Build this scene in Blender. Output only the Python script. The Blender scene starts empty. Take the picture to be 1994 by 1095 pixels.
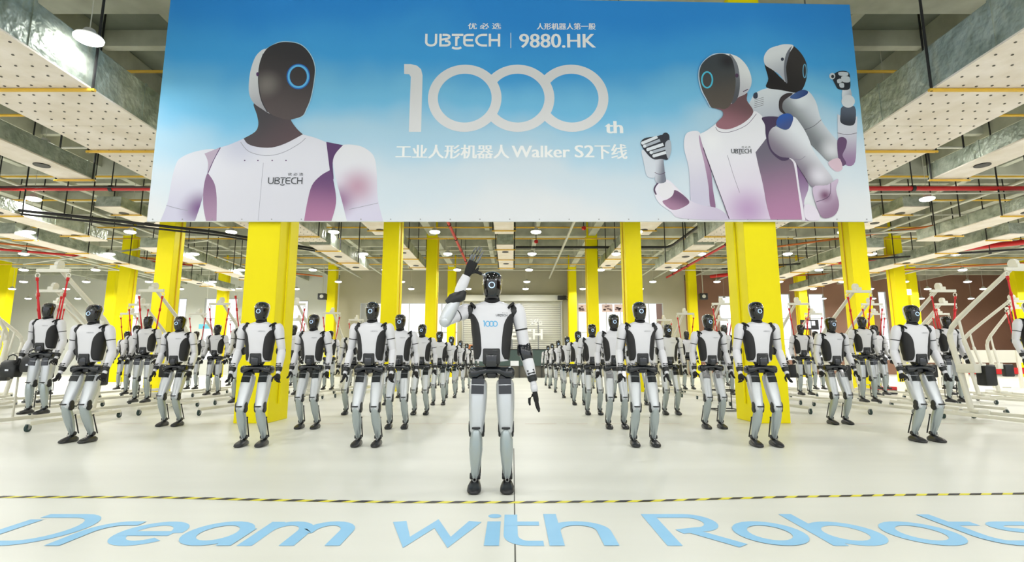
import bpy, bmesh, math, random
from mathutils import Vector, Matrix
from mathutils.bvhtree import BVHTree
from mathutils.geometry import tessellate_polygon
random.seed(7)
PI = math.pi
S = bpy.context.scene
COL = S.collection

# ---------------------------------------------------------------- camera, world, exposure
PITCH = math.atan(159 / 1036.0)
FPX, CX, CY = 1036.0, 997.0, 547.5
CAMH = 1.0
cam = bpy.data.cameras.new('camera')
cam.sensor_width = 36.0
cam.lens = 36.0 * FPX / 1994.0
cam.clip_end = 300
camo = bpy.data.objects.new('camera', cam)
camo.location = (0, 0, CAMH)
camo.rotation_euler = (PI / 2 + PITCH, 0, 0)
COL.objects.link(camo)
S.camera = camo

world = bpy.data.worlds.new('world')
S.world = world
world.use_nodes = True
world.node_tree.nodes['Background'].inputs[0].default_value = (0.92, 0.96, 1.0, 1)
world.node_tree.nodes['Background'].inputs[1].default_value = 1.3
S.view_settings.view_transform = 'Standard'
S.view_settings.look = 'None'
S.view_settings.gamma = 1
S.view_settings.use_curve_mapping = False
S.view_settings.exposure = 0.17
LAMP_W = 50.0


def ray(x, y):
    dx = (x - CX) / FPX
    u = (CY - y) / FPX
    return dx, math.cos(PITCH) - u * math.sin(PITCH), math.sin(PITCH) + u * math.cos(PITCH)


def on_plane(x, y, Y):
    a, b, c = ray(x, y)
    s = Y / b
    return a * s, CAMH + c * s


def on_floor(x, y):
    a, b, c = ray(x, y)
    s = -CAMH / c
    return a * s, b * s


# ---------------------------------------------------------------- materials
def lin(c):
    out = []
    for v in c[:3]:
        v = v / 255.0
        out.append(v / 12.92 if v <= 0.04045 else ((v + 0.055) / 1.055) ** 2.4)
    return (out[0], out[1], out[2], 1.0)


MATS = {}


def mat(name, rgb, rough=0.5, metal=0.0, noise=None, bump=None, emit=None, coat=0.0, spec=None):
    if name in MATS:
        return MATS[name]
    m = bpy.data.materials.new(name)
    m.use_nodes = True
    nt = m.node_tree
    b = nt.nodes['Principled BSDF']
    b.inputs['Base Color'].default_value = lin(rgb)
    b.inputs['Roughness'].default_value = rough
    b.inputs['Metallic'].default_value = metal
    if coat:
        b.inputs['Coat Weight'].default_value = coat
        b.inputs['Coat Roughness'].default_value = 0.03
    if spec is not None:
        b.inputs['Specular IOR Level'].default_value = spec
    if emit:
        b.inputs['Emission Color'].default_value = lin(emit[0])
        b.inputs['Emission Strength'].default_value = emit[1]
    if noise or bump:
        tc = nt.nodes.new('ShaderNodeTexCoord')
        mp = nt.nodes.new('ShaderNodeMapping')
        nt.links.new(tc.outputs['Object'], mp.inputs['Vector'])
    if noise:
        rgb2, scale, stretch = noise
        mp.inputs['Scale'].default_value = stretch
        n = nt.nodes.new('ShaderNodeTexNoise')
        n.inputs['Scale'].default_value = scale
        n.inputs['Detail'].default_value = 5
        nt.links.new(mp.outputs[0], n.inputs['Vector'])
        r = nt.nodes.new('ShaderNodeMapRange')
        r.inputs[1].default_value = 0.35
        r.inputs[2].default_value = 0.65
        nt.links.new(n.outputs['Fac'], r.inputs[0])
        mx = nt.nodes.new('ShaderNodeMix')
        mx.data_type = 'RGBA'
        mx.inputs['A'].default_value = lin(rgb)
        mx.inputs['B'].default_value = lin(rgb2)
        nt.links.new(r.outputs[0], mx.inputs['Factor'])
        nt.links.new(mx.outputs['Result'], b.inputs['Base Color'])
    if bump:
        kind, scale, strength = bump
        if kind == 'voronoi':
            n2 = nt.nodes.new('ShaderNodeTexVoronoi')
            src = 'Distance'
        else:
            n2 = nt.nodes.new('ShaderNodeTexNoise')
            src = 'Fac'
        n2.inputs['Scale'].default_value = scale
        nt.links.new(tc.outputs['Object'], n2.inputs['Vector'])
        bp = nt.nodes.new('ShaderNodeBump')
        bp.inputs['Strength'].default_value = strength
        bp.inputs['Distance'].default_value = 0.05
        nt.links.new(n2.outputs[src], bp.inputs['Height'])
        nt.links.new(bp.outputs[0], b.inputs['Normal'])
    MATS[name] = m
    return m


M_FLOOR = mat('floor_epoxy', (228, 229, 221), 0.42, noise=((216, 217, 209), 0.5, (0.25, 1.6, 1)))
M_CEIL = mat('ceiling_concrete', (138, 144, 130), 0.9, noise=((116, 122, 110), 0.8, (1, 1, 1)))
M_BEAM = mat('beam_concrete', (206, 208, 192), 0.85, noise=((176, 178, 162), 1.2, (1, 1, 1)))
M_WALL = mat('wall_paint', (188, 184, 164), 0.8, noise=((178, 174, 154), 0.4, (1, 1, 1)))
M_WALLR = mat('wall_brown', (162, 124, 104), 0.8, noise=((150, 114, 95), 0.4, (1, 1, 1)))
M_YEL = mat('yellow_paint', (250, 236, 0), 0.55, spec=.25, noise=((240, 222, 0), 0.7, (1, 1, 0.3)))
M_YELD = mat('yellow_strut', (228, 184, 60), 0.5)
M_WHITE = mat('robot_white', (216, 216, 221), 0.32, spec=0.4)
M_SILVER = mat('robot_silver', (170, 180, 182), 0.27, metal=0.5, spec=0.5)
M_SILVW = mat('robot_pearl', (200, 204, 208), 0.27, metal=0.45)
M_BLACK = mat('robot_black', (26, 28, 30), 0.42)
M_BLACKG = mat('robot_gloss_black', (9, 10, 12), 0.07, coat=0.6)
M_BLACKT = mat('robot_textile_black', (22, 22, 24), 0.8, bump=('noise', 220, 0.3))
M_PANEL = mat('robot_side_black', (30, 30, 32), 0.6)
M_DKBLUE = mat('robot_pelvis', (24, 28, 34), 0.16, coat=0.4)
M_STEEL = mat('steel', (150, 152, 155), 0.3, metal=0.9)
M_RING = mat('ring_light', (170, 205, 240), 0.4, emit=((190, 215, 245), .75))
M_RINGDIM = mat('ring_dark', (90, 120, 150), 0.3)
M_INK = mat('logo_ink', (70, 74, 80), 0.6)
M_INKBLUE = mat('logo_blue', (96, 176, 222), 0.6)
M_PRINTW = mat('print_white', (248, 250, 252), 0.6)
M_PRINTG = mat('print_grey_white', (232, 232, 236), 0.6)
M_FLOORBLUE = mat('floor_blue', (150, 204, 240), 0.5, noise=((140, 196, 234), 2, (1, 1, 1)))
M_LAMP = mat('lamp_lens', (255, 255, 255), 0.4, emit=((255, 255, 250), 9.0))
M_LAMPH = mat('lamp_housing', (70, 72, 74), 0.5, metal=0.3)
M_FOIL = mat('duct_foil', (188, 196, 184), 0.45, metal=0.3, noise=((134, 144, 130), 2.5, (1, 1, 1)), bump=('noise', 7, 0.9))
M_DUCTW = mat('duct_white', (246, 238, 230), 0.7, noise=((232, 222, 208), 1.5, (1, 1, 1)), bump=('noise', 5, 0.35))
M_PIN = mat('duct_pin', (96, 92, 84), 0.6)
M_RED = mat('red_pipe', (200, 30, 30), 0.4)
M_REDS = mat('red_strap', (214, 40, 50), 0.7)
M_PIPEB = mat('black_pipe', (32, 32, 34), 0.5)
M_PIPEG = mat('grey_pipe', (206, 206, 194), 0.45, metal=0.3)
M_CRANE = mat('crane_white', (224, 222, 208), 0.35)
M_RUBBER = mat('caster_rubber', (40, 62, 60), 0.6)
M_SHUT = mat('shutter_white', (214, 214, 206), 0.5)
M_SIGNW = mat('sign_white', (236, 236, 230), 0.5)
M_TEAL = mat('counter_teal', (66, 84, 82), 0.6)
M_CAGE = mat('cage_dark', (52, 54, 54), 0.5)
M_PAPER = mat('paper', (228, 232, 240), 0.8)
M_FRAME = mat('window_frame', (190, 192, 190), 0.5)
M_TAPEY = mat('tape_yellow', (236, 226, 60), 0.5)
M_TAPEB = mat('tape_black', (30, 30, 32), 0.5)
M_JOINT = mat('floor_joint', (90, 90, 84), 0.8)
M_WORN = mat('worn_line', (214, 196, 186), 0.7)
M_ORANGE = mat('orange', (196, 110, 50), 0.6)
M_SKYOUT = mat('daylight_screen', (240, 246, 255), 0.6, emit=((245, 250, 255), 1.2))
g = bpy.data.materials.new('window_glass')
g.use_nodes = True
gb = g.node_tree.nodes['Principled BSDF']
gb.inputs['Base Color'].default_value = (1, 1, 1, 1)
gb.inputs['Roughness'].default_value = 0.03
gb.inputs['Transmission Weight'].default_value = 1.0
gb.inputs['IOR'].default_value = 1.01
M_GLASS = g


# ---------------------------------------------------------------- mesh helpers
def bm_mesh(bm, mats, smooth=False, name='m', angle=None):
    me = bpy.data.meshes.new(name)
    bmesh.ops.recalc_face_normals(bm, faces=bm.faces[:])
    bm.to_mesh(me)
    bm.free()
    for m in (mats if isinstance(mats, (list, tuple)) else [mats]):
        me.materials.append(m)
    if smooth:
        for p in me.polygons:
            p.use_smooth = True
        if angle:
            me.set_sharp_from_angle(angle=angle)
    return me


def add(name, me, parent=None, loc=None, rot=None, kind=None, label=None, cat=None, group=None):
    o = bpy.data.objects.new(name, me)
    COL.objects.link(o)
    if parent is not None:
        o.parent = parent
    if loc is not None:
        o.location = loc
    if rot is not None:
        o.rotation_euler = rot
    if kind:
        o['kind'] = kind
    if label:
        o['label'] = label
    if cat:
        o['category'] = cat
    if group:
        o['group'] = group
    return o


def box(bm, lo, hi, mi=0, bevel=0.0):
    x0, y0, z0 = lo
    x1, y1, z1 = hi
    vs = [bm.verts.new(p) for p in ((x0, y0, z0), (x1, y0, z0), (x1, y1, z0), (x0, y1, z0),
                                    (x0, y0, z1), (x1, y0, z1), (x1, y1, z1), (x0, y1, z1))]
    fs = [bm.faces.new([vs[i] for i in q]) for q in
          ((0, 3, 2, 1), (4, 5, 6, 7), (0, 1, 5, 4), (1, 2, 6, 5), (2, 3, 7, 6), (3, 0, 4, 7))]
    for f_ in fs:
        f_.material_index = mi
    if bevel > 0:
        es = list({e for f_ in fs for e in f_.edges})
        r = bmesh.ops.bevel(bm, geom=es, offset=bevel, segments=2, affect='EDGES', profile=0.5)
        for f_ in r['faces']:
            f_.material_index = mi


def frame_from(d, ref=Vector((1, 0, 0))):
    d = d.normalized()
    ax = ref - d * ref.dot(d)
    if ax.length < 1e-4:
        ax = Vector((0, 1, 0)) - d * d.y
    ax.normalize()
    ay = d.cross(ax)
    return ax, ay


def rings(bm, rs, n=16, mi=0, cap=True):
    """rs: list of (centre, ax*rx, ay*ry, exponent)"""
    prev = None
    first = None
    for c, ax, ay, e in rs:
        row = []
        for i in range(n):
            a = 2 * PI * i / n
            ca, sa = math.cos(a), math.sin(a)
            p = 2.0 / e
            x = math.copysign(abs(ca) ** p, ca)
            y = math.copysign(abs(sa) ** p, sa)
            row.append(bm.verts.new(c + ax * x + ay * y))
        if prev:
            for i in range(n):
                f_ = bm.faces.new((prev[i], prev[(i + 1) % n], row[(i + 1) % n], row[i]))
                f_.material_index = mi
        else:
            first = row
        prev = row
    if cap:
        bm.faces.new(first[::-1]).material_index = mi
        bm.faces.new(prev).material_index = mi


def limb(bm, p0, p1, prof, n=16, mi=0, ref=Vector((1, 0, 0)), e=2.0):
    p0, p1 = Vector(p0), Vector(p1)
    d = p1 - p0
    ax, ay = frame_from(d, ref)
    rs = []
    for q in prof:
        t, rx, ry = q[:3]
        oy = q[3] if len(q) > 3 else 0.0
        rs.append((p0 + d * t + ay * oy, ax * rx, ay * ry, e))
    rings(bm, rs, n, mi)


def tube(bm, pts, r, n=8, mi=0, cap=True):
    pts = [Vector(p) for p in pts]
    rs = []
    for i, p in enumerate(pts):
        if i == 0:
            d = pts[1] - p
        elif i == len(pts) - 1:
            d = p - pts[i - 1]
        else:
            d = (pts[i + 1] - p).normalized() + (p - pts[i - 1]).normalized()
        ref = Vector((0, 0, 1)) if abs(d.normalized().z) < 0.9 else Vector((1, 0, 0))
        ax, ay = frame_from(d, ref)
        rr = r[i] if isinstance(r, (list, tuple)) else r
        rs.append((p, ax * rr, ay * rr, 2.0))
    rings(bm, rs, n, mi, cap)


def ball(bm, c, rx, ry, rz, n=14, m=8, mi=0):
    rs = []
    for j in range(m + 1):
        a = -PI / 2 + PI * (j + 0.0) / m
        k = max(math.cos(a), 0.04)
        rs.append((Vector(c) + Vector((0, 0, rz * math.sin(a))), Vector((rx * k, 0, 0)), Vector((0, ry * k, 0)), 2.0))
    rings(bm, rs, n, mi)


def torus(bm, c, R, r, ax, ay, N=24, n=8, mi=0):
    c = Vector(c)
    nrm = ax.cross(ay)
    rows = []
    for i in range(N):
        a = 2 * PI * i / N
        rad = ax * math.cos(a) + ay * math.sin(a)
        row = []
        for j in range(n):
            b = 2 * PI * j / n
            row.append(bm.verts.new(c + rad * (R + r * math.cos(b)) + nrm * (r * math.sin(b))))
        rows.append(row)
    for i in range(N):
        for j in range(n):
            bm.faces.new((rows[i][j], rows[(i + 1) % N][j], rows[(i + 1) % N][(j + 1) % n], rows[i][(j + 1) % n])).material_index = mi


# ---------------------------------------------------------------- flat lettering
def ribbon(bm, pts, w, mi=0, closed=False, z=0.0):
    """flat mitred ribbon in the xy plane"""
    pts = [Vector((p[0], p[1], 0)) for p in pts]
    pts = [p for i, p in enumerate(pts) if i == 0 or (p - pts[i - 1]).length > w * .02]
    n = len(pts)
    L, R = [], []
    for i in range(n):
        if closed:
            a, b = pts[i] - pts[i - 1], pts[(i + 1) % n] - pts[i]
        else:
            a = pts[i] - pts[i - 1] if i > 0 else pts[1] - pts[0]
            b = pts[i + 1] - pts[i] if i < n - 1 else a
        a, b = a.normalized(), b.normalized()
        na, nb = Vector((-a.y, a.x, 0)), Vector((-b.y, b.x, 0))
        m_ = (na + nb)
        m_ = m_.normalized() if m_.length > 1e-6 else na
        k = w / 2 / max(m_.dot(na), 0.45)
        L.append(bm.verts.new(pts[i] + m_ * k + Vector((0, 0, z))))
        R.append(bm.verts.new(pts[i] - m_ * k + Vector((0, 0, z))))
    for i in range(n if closed else n - 1):
        j = (i + 1) % n
        bm.faces.new((R[i], R[j], L[j], L[i])).material_index = mi


def arc(cx, cy, rx, ry, a0, a1, n=14):
    return [(cx + rx * math.cos(math.radians(a0 + (a1 - a0) * i / n)),
             cy + ry * math.sin(math.radians(a0 + (a1 - a0) * i / n))) for i in range(n + 1)]


# glyphs: cap height 1, stroke weight T; returns (advance, [(points, closed)])
def glyph(ch, T):
    h = T / 2
    if ch == 'U':
        return 0.86, [([(h, 1), (h, 0.36)] + arc(0.38, 0.36, 0.38 - h, 0.36 - h, 180, 360) + [(0.76 - h, 1)], 0)]
    if ch == 'B':
        return 0.74, [([(0.2, 1 - h), (0.42, 1 - h)] + arc(0.42, 0.76, 0.2, 0.24 - h, 90, -90) + [(h, 0.52)], 0),
                      ([(0.42, 0.52)] + arc(0.42, 0.26, 0.22, 0.26 - h, 90, -90) + [(h, h), (h, 1)], 0)]
    if ch == 'T':  # the brand's T with the smile under it
        return 0.7, [([(0.02, 1 - h), (0.72, 1 - h)], 0), ([(0.3, 0.78), (0.3, 0.05)], 0), ([(0.3, 0.62), (0.46, 0.78)], 0),
                     (arc(0.33, 0.12, 0.36, 0.27, 220, 320), 0)]
    if ch == 'E':
        return 0.72, [([(0.66, 1 - h), (0.3, 1 - h)] + arc(0.3, 0.7, 0.3 - h, 0.3 - h, 90, 180) + arc(0.3, 0.3, 0.3 - h, 0.3 - h, 180, 270) + [(0.66, h)], 0),
                      ([(h, 0.5), (0.6, 0.5)], 0)]
    if ch == 'C':
        return 0.82, [([(0.74, 1 - h), (0.48, 1 - h)] + arc(0.48, 0.5, 0.48 - h, 0.5 - h, 90, 270) + [(0.74, h)], 0)]
    if ch == 'H':
        return 0.8, [([(h, 0), (h, 1)], 0), ([(0.72 - h, 0), (0.72 - h, 1)], 0), ([(h, 0.5), (0.72 - h, 0.5)], 0)]
    if ch == 'D':
        return 1.3, [([(h, h), (0.62, h)] + arc(0.62, 0.5, 0.56 - h, 0.5 - h, -90, 90) + [(0.02, 1 - h)], 0), ([(h, 0), (h, 0.8)], 0)]
    if ch == 'r':
        return 0.62, [([(h, 0), (h, 0.38)] + arc(0.42, 0.38, 0.42 - h, 0.35 - h, 180, 90, 8) + [(0.62, 0.73 - h)], 0)]
    if ch == 'e':
        return 1.02, [([(0.88 - h, 0.36)] + arc(0.44, 0.365, 0.44 - h, 0.365 - h, 15, 322, 26), 0), ([(h, 0.345), (0.86 - h, 0.345)], 0)]
    if ch in 'ao':
        st = [(arc(0.44, 0.365, 0.44 - h, 0.365 - h, 0, 360 - 360 / 26, 25), 1)]
        if ch == 'a':
            st.append(([(0.88 - h, 0), (0.88 - h, 0.5)], 0))
        return 1.04, st
    if ch == 'm':
        return 1.5, [([(h, 0), (h, 0.72)], 0),
                     ([(h, 0.4)] + arc(0.36, 0.42, 0.36 - h, 0.31 - h, 180, 0, 12) + [(0.72 - h, 0)], 0),
                     ([(0.72 - h, 0.42)] + arc(1.0, 0.42, 0.36 - h, 0.31 - h, 180, 0, 12) + [(1.36 - h, 0)], 0)]
    if ch == 'w':
        return 1.3, [([(0.04, 0.73), (0.32, h * 1.4), (0.6, 0.66), (0.88, h * 1.4), (1.16, 0.73)], 0)]
    if ch == 'i':
        return 0.3, [([(0.14, 0), (0.14, 0.73)], 0), ([(0.06, 0.93), (0.22, 0.93)], 2)]
    if ch == 't':
        return 0.62, [([(h + 0.02, 0.98), (h + 0.02, 0.3)] + arc(0.3 + 0.02, 0.3, 0.3 - h, 0.3 - h, 180, 270, 8) + [(0.52, h)], 0),
                      ([(0.02, 0.66), (0.5, 0.66)], 0)]
    if ch == 'h':
        return 0.98, [([(h, 0), (h, 1)], 0), ([(h, 0.4)] + arc(0.42, 0.42, 0.42 - h, 0.31 - h, 180, 0, 14) + [(0.84 - h, 0)], 0)]
    if ch == 'R':
        return 1.08, [([(h, 0), (h, 1 - h), (0.6, 1 - h)] + arc(0.6, 0.7, 0.34 - h, 0.3 - h, 90, -90) + [(0.3, 0.4)], 0),
                      ([(0.5, 0.4), (0.94, 0)], 0)]
    if ch == 'b':
        return 1.04, [(arc(0.44, 0.365, 0.44 - h, 0.365 - h, 0, 360 - 360 / 26, 25), 1), ([(h, 0), (h, 1)], 0)]
    if ch == 's':
        return 0.8, [([(0.66, 0.73 - h), (0.26, 0.73 - h)] + arc(0.26, 0.55, 0.26 - h, 0.18 - h, 90, 270, 8) + [(0.46, 0.37)]
                      + arc(0.46, 0.19, 0.26 - h, 0.18 - h, 90, -90, 8) + [(0.04, h)], 0)]
    return 0.5, []


def word(bm, txt, x, y, H, T=0.15, sx=1.0, mi=0, width=None, zstep=0.0003):
    adv = sum(glyph(c, T)[0] for c in txt)
    if width:
        sx = width / (adv * H)
    k = 0
    for c in txt:
        a, st = glyph(c, T)
        for pts, cl in st:
            k += 1
            if cl == 2:
                vs_ = [bm.verts.new((x + p[0] * H * sx, y + p[1] * H, 0)) for p in arc(0.14, 0.93, 0.1, 0.075, 0, 345, 23)]
                bm.faces.new(vs_).material_index = mi
                continue
            ribbon(bm, [(x + p[0] * H * sx, y + p[1] * H) for p in pts], T * H, mi, bool(cl), z=zstep * (k % 4))
        x += a * H * sx
    return x


_fc = {}


def font_bm(bm, txt, x0, y0, x1, y1, mi=0, space=1.0, z=0.0):
    """text in the builtin font fitted into the rectangle x0..x1, y0..y1"""
    key = (txt, space)
    if key not in _fc:
        c = bpy.data.curves.new('lettering', 'FONT')
        c.body = txt
        c.space_character = space
        c.resolution_u = 3
        o = bpy.data.objects.new('lettering', c)
        COL.objects.link(o)
        dg = bpy.context.evaluated_depsgraph_get()
        me = bpy.data.meshes.new_from_object(o.evaluated_get(dg))
        vs = [v.co.copy() for v in me.vertices]
        ps = [tuple(p.vertices) for p in me.polygons]
        bpy.data.objects.remove(o)
        bpy.data.curves.remove(c)
        bpy.data.meshes.remove(me)
        _fc[key] = (vs, ps)
    vs, ps = _fc[key]
    ax, bx = min(v.x for v in vs), max(v.x for v in vs)
    ay, by = min(v.y for v in vs), max(v.y for v in vs)
    nv = [bm.verts.new((x0 + (v.x - ax) / (bx - ax) * (x1 - x0), y0 + (v.y - ay) / (by - ay) * (y1 - y0), z)) for v in vs]
    for p in ps:
        try:
            bm.faces.new([nv[i] for i in p]).material_index = mi
        except ValueError:
            pass


def orient_up(me, axis):
    """make every face of flat lettering look along axis"""
    bm = bmesh.new()
    bm.from_mesh(me)
    bm.normal_update()
    fl = [f_ for f_ in bm.faces if f_.normal.dot(axis) < 0]
    bmesh.ops.reverse_faces(bm, faces=fl)
    bm.to_mesh(me)
    bm.free()


# ================================================================ SETTING
XC, YR = [4.355, 12.45, 20.9, 28.9], [9.1, 18.7, 28.3, 37.9]
CEIL = 8.7
BEAMZ = 7.85
bm = bmesh.new()
box(bm, (-44, -14, -0.2), (44, 48, 0))
add('floor', bm_mesh(bm, M_FLOOR), kind='structure')
bm = bmesh.new()
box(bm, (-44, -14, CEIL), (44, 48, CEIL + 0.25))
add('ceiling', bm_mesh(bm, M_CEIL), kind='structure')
bm = bmesh.new()
box(bm, (-44.3, -14, -0.2), (-44, 48, CEIL))
add('wall_left', bm_mesh(bm, M_WALL), kind='structure')
bm = bmesh.new()
box(bm, (44, -14, -0.2), (44.3, 48, CEIL))
add('wall_right', bm_mesh(bm, M_WALLR), kind='structure')

WY, WS = 39.4, 46.5          # middle bay wall, recessed side walls


def wall_with_holes(name, x0, x1, y0, y1, z1, holes, m, kind='structure'):
    """holes: (xa, xb, za, zb) sorted, not overlapping"""
    bm_ = bmesh.new()
    cur = x0
    for xa, xb, za, zb in sorted(holes):
        if xa > cur:
            box(bm_, (cur, y0, 0), (xa, y1, z1))
        if za > 0:
            box(bm_, (xa, y0, 0), (xb, y1, za))
        if zb < z1:
            box(bm_, (xa, y0, zb), (xb, y1, z1))
        cur = xb
    if cur < x1:
        box(bm_, (cur, y0, 0), (x1, y1, z1))
    return add(name, bm_mesh(bm_, m), kind=kind)


MW = [(-11.3, -4.0, 1.2, 5.4), (4.9, 11.25, 1.2, 5.4)]
DOORX = (-3.6, 3.6)
wall_with_holes('wall_back', -12.9, 12.9, WY, WY + 0.25, CEIL, MW + [(DOORX[0], DOORX[1], 0, 5.5)], M_WALL)
bm = bmesh.new()
box(bm, (-12.9, WY + .25, 0), (-12.65, WS, CEIL))
add('wall_recess_left', bm_mesh(bm, M_WALL), kind='structure')
bm = bmesh.new()
box(bm, (12.65, WY + .25, 0), (12.9, WS, CEIL))
add('wall_recess_right', bm_mesh(bm, M_WALLR), kind='structure')


def wx(px, y=600, Y=WS):
    return on_plane(px, y, Y)[0]


LW = [(wx(252), wx(272), 1.2, 7.0), (wx(345), wx(363), 1.2, 6.6), (wx(398), wx(462), 1.2, 6.6), (wx(566), wx(600), 1.2, 6.4)]
RW = [(wx(1400), wx(1450), 1.2, 6.8), (wx(1515), wx(1540), 1.2, 7.0), (wx(1576), wx(1606), 1.2, 7.0), (wx(1712), wx(1728), 1.2, 7.2)]
wall_with_holes('wall_back_left', -44, -12.9, WS, WS + 0.25, CEIL, LW, mat('wall_paint_light', (226, 228, 222), .8))
wall_with_holes('wall_back_right', 12.9, 44, WS, WS + 0.25, CEIL, RW, M_WALLR)


def window(name, xa, xb, za, zb, y, cols, rows):
    r = add(name, None, kind='structure', loc=(0, 0, 0))
    bm_ = bmesh.new()
    t = 0.06
    box(bm_, (xa, y + .02, za), (xb, y + .16, za + t))
    box(bm_, (xa, y + .02, zb - t), (xb, y + .16, zb))
    box(bm_, (xa, y + .02, za + t), (xa + t, y + .16, zb - t))
    box(bm_, (xb - t, y + .02, za + t), (xb, y + .16, zb - t))
    add('window_frame', bm_mesh(bm_, M_FRAME), r)
    for i in range(1, cols):
        x = xa + (xb - xa) * i / cols
        bm_ = bmesh.new()
        box(bm_, (x - .03, y + .03, za + t), (x + .03, y + .13, zb - t))
        add('mullion', bm_mesh(bm_, M_FRAME), r)
    for z in rows[1:-1]:
        bm_ = bmesh.new()
        box(bm_, (xa + t, y + .03, z - .03), (xb - t, y + .13, z + .03))
        add('transom', bm_mesh(bm_, M_FRAME), r)
    for i in range(cols):
        for j in range(len(rows) - 1):
            x0 = xa + (xb - xa) * i / cols
            x1 = xa + (xb - xa) * (i + 1) / cols
            bm_ = bmesh.new()
            box(bm_, (x0 + .04, y + .075, rows[j] + .04), (x1 - .04, y + .085, rows[j + 1] - .04))
            add('pane', bm_mesh(bm_, M_GLASS), r)
    return r


wi = 1
wroots = []
for (xa, xb, za, zb) in MW:
    wroots.append(window('window_%d' % wi, xa, xb, za, zb, WY, 6, [za, 3.2, zb]))
    wi += 1
for (xa, xb, za, zb) in LW + RW:
    window('window_%d' % wi, xa, xb, za, zb, WS, max(1, round((xb - xa) / 1.3)), [za, 3.0, 4.8, zb])
    wi += 1

# posters stuck along the top of the right-hand window band
for i, (a, b) in enumerate([(1126, 1142), (1172, 1193), (1196, 1214)]):
    x0, z1 = on_plane(a, 593, WY)
    x1, z0 = on_plane(b, 608, WY)
    bm = bmesh.new()
    box(bm, (x0, WY - .02, z0), (x1, WY - .005, z1), 0)
    for k in range(7):
        cxp = x0 + (x1 - x0) * random.uniform(.15, .85)
        czp = z0 + (z1 - z0) * random.uniform(.2, .8)
        box(bm, (cxp - .09, WY - .026, czp - .05), (cxp + .09, WY - .02, czp + .05), 1)
    pc = ['left', 'middle', 'right'][i]
    add('poster', bm_mesh(bm, [mat('poster_pink', (214, 190, 184), 0.7), mat('poster_print', (120, 96, 96), 0.7)]),
        cat='poster', label='pinkish printed poster high on the back windows, %s one of three' % pc,
        group='posters on the back window')

# roller door
dr = add('door_1', None, kind='structure', loc=(0, 0, 0))
bm = bmesh.new()
z = 0.0
while z < 5.5:
    box(bm, (DOORX[0], WY + .06, z + .012), (DOORX[1], WY + .10, z + .128))
    box(bm, (DOORX[0], WY + .08, z - .012), (DOORX[1], WY + .09, z + .012), 1)
    z += .14
o = add('roller_slats', bm_mesh(bm, [M_SHUT, M_CAGE]), dr, kind='stuff')
for x in (DOORX[0] - .12, DOORX[1]):
    bm = bmesh.new()
    box(bm, (x, WY - .1, 0), (x + .12, WY + .1, 5.5), 0, .01)
    add('side_rail', bm_mesh(bm, M_FRAME), dr)
bm = bmesh.new()
box(bm, (DOORX[0] - .15, WY - .45, 5.5), (DOORX[1] + .15, WY, 5.95), 0, .03)
add('shutter_box', bm_mesh(bm, M_SHUT), dr)
bm = bmesh.new()
box(bm, (DOORX[1] - .25, WY - .85, 5.55), (DOORX[1] + .35, WY - .45, 5.85), 0, .02)
tube(bm, [(DOORX[1] + .35, WY - .6, 5.8), (DOORX[1] + .8, WY - .5, 5.6), (DOORX[1] + .9, WY - .2, 6.5), (DOORX[1] + .7, WY - .1, 7.7)], .03)
tube(bm, [(DOORX[1] + .3, WY - .7, 5.7), (DOORX[1] + .7, WY - .6, 5.3), (DOORX[1] + 1.0, WY - .2, 6.0), (DOORX[1] + .9, WY - .1, 7.7)], .03)
add('door_motor', bm_mesh(bm, M_PIPEB), dr)

# sign letters standing on the counter in front of the shutter
sg = add('logo_sign', None, cat='sign', label='white UBTECH letter sign in front of the grey roller door', loc=(0, 0, 0))
bm = bmesh.new()
hx0, hz0 = on_plane(1056, 662, 38.6)
_, hz1 = on_plane(1056, 641, 38.6)
word(bm, 'UBTECH', 0, 0, hz1 - hz0, 0.2, width=(1060 - 928) * (38.6 / 1036))
r_ = bmesh.ops.extrude_face_region(bm, geom=bm.faces[:])
bmesh.ops.translate(bm, vec=(0, 0, .05), verts=[v for v in r_['geom'] if isinstance(v, bmesh.types.BMVert)])
me = bm_mesh(bm, M_SIGNW)
add('logo_lettering', me, sg, loc=(hx0 - (1060 - 928) * (38.6 / 1036) + .14, 38.6, hz0), rot=(PI / 2, 0, 0))
bm = bmesh.new()
font_bm(bm, '优必选', 0, 0, 3.1, .42, space=1.25)
r_ = bmesh.ops.extrude_face_region(bm, geom=bm.faces[:])
bmesh.ops.translate(bm, vec=(0, 0, .04), verts=[v for v in r_['geom'] if isinstance(v, bmesh.types.BMVert)])
cx_, cz_ = on_plane(1056, 633, 38.6)
add('chinese_lettering', bm_mesh(bm, M_SIGNW), sg, loc=(cx_ - 3.1, 38.6, cz_), rot=(PI / 2, 0, 0))
for x in (-2.2, 0, 1.9):
    bm = bmesh.new()
    box(bm, (x - .04, 38.56, 0), (x + .04, 38.6, 4.1))
    add('sign_support', bm_mesh(bm, M_STEEL), sg)

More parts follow.
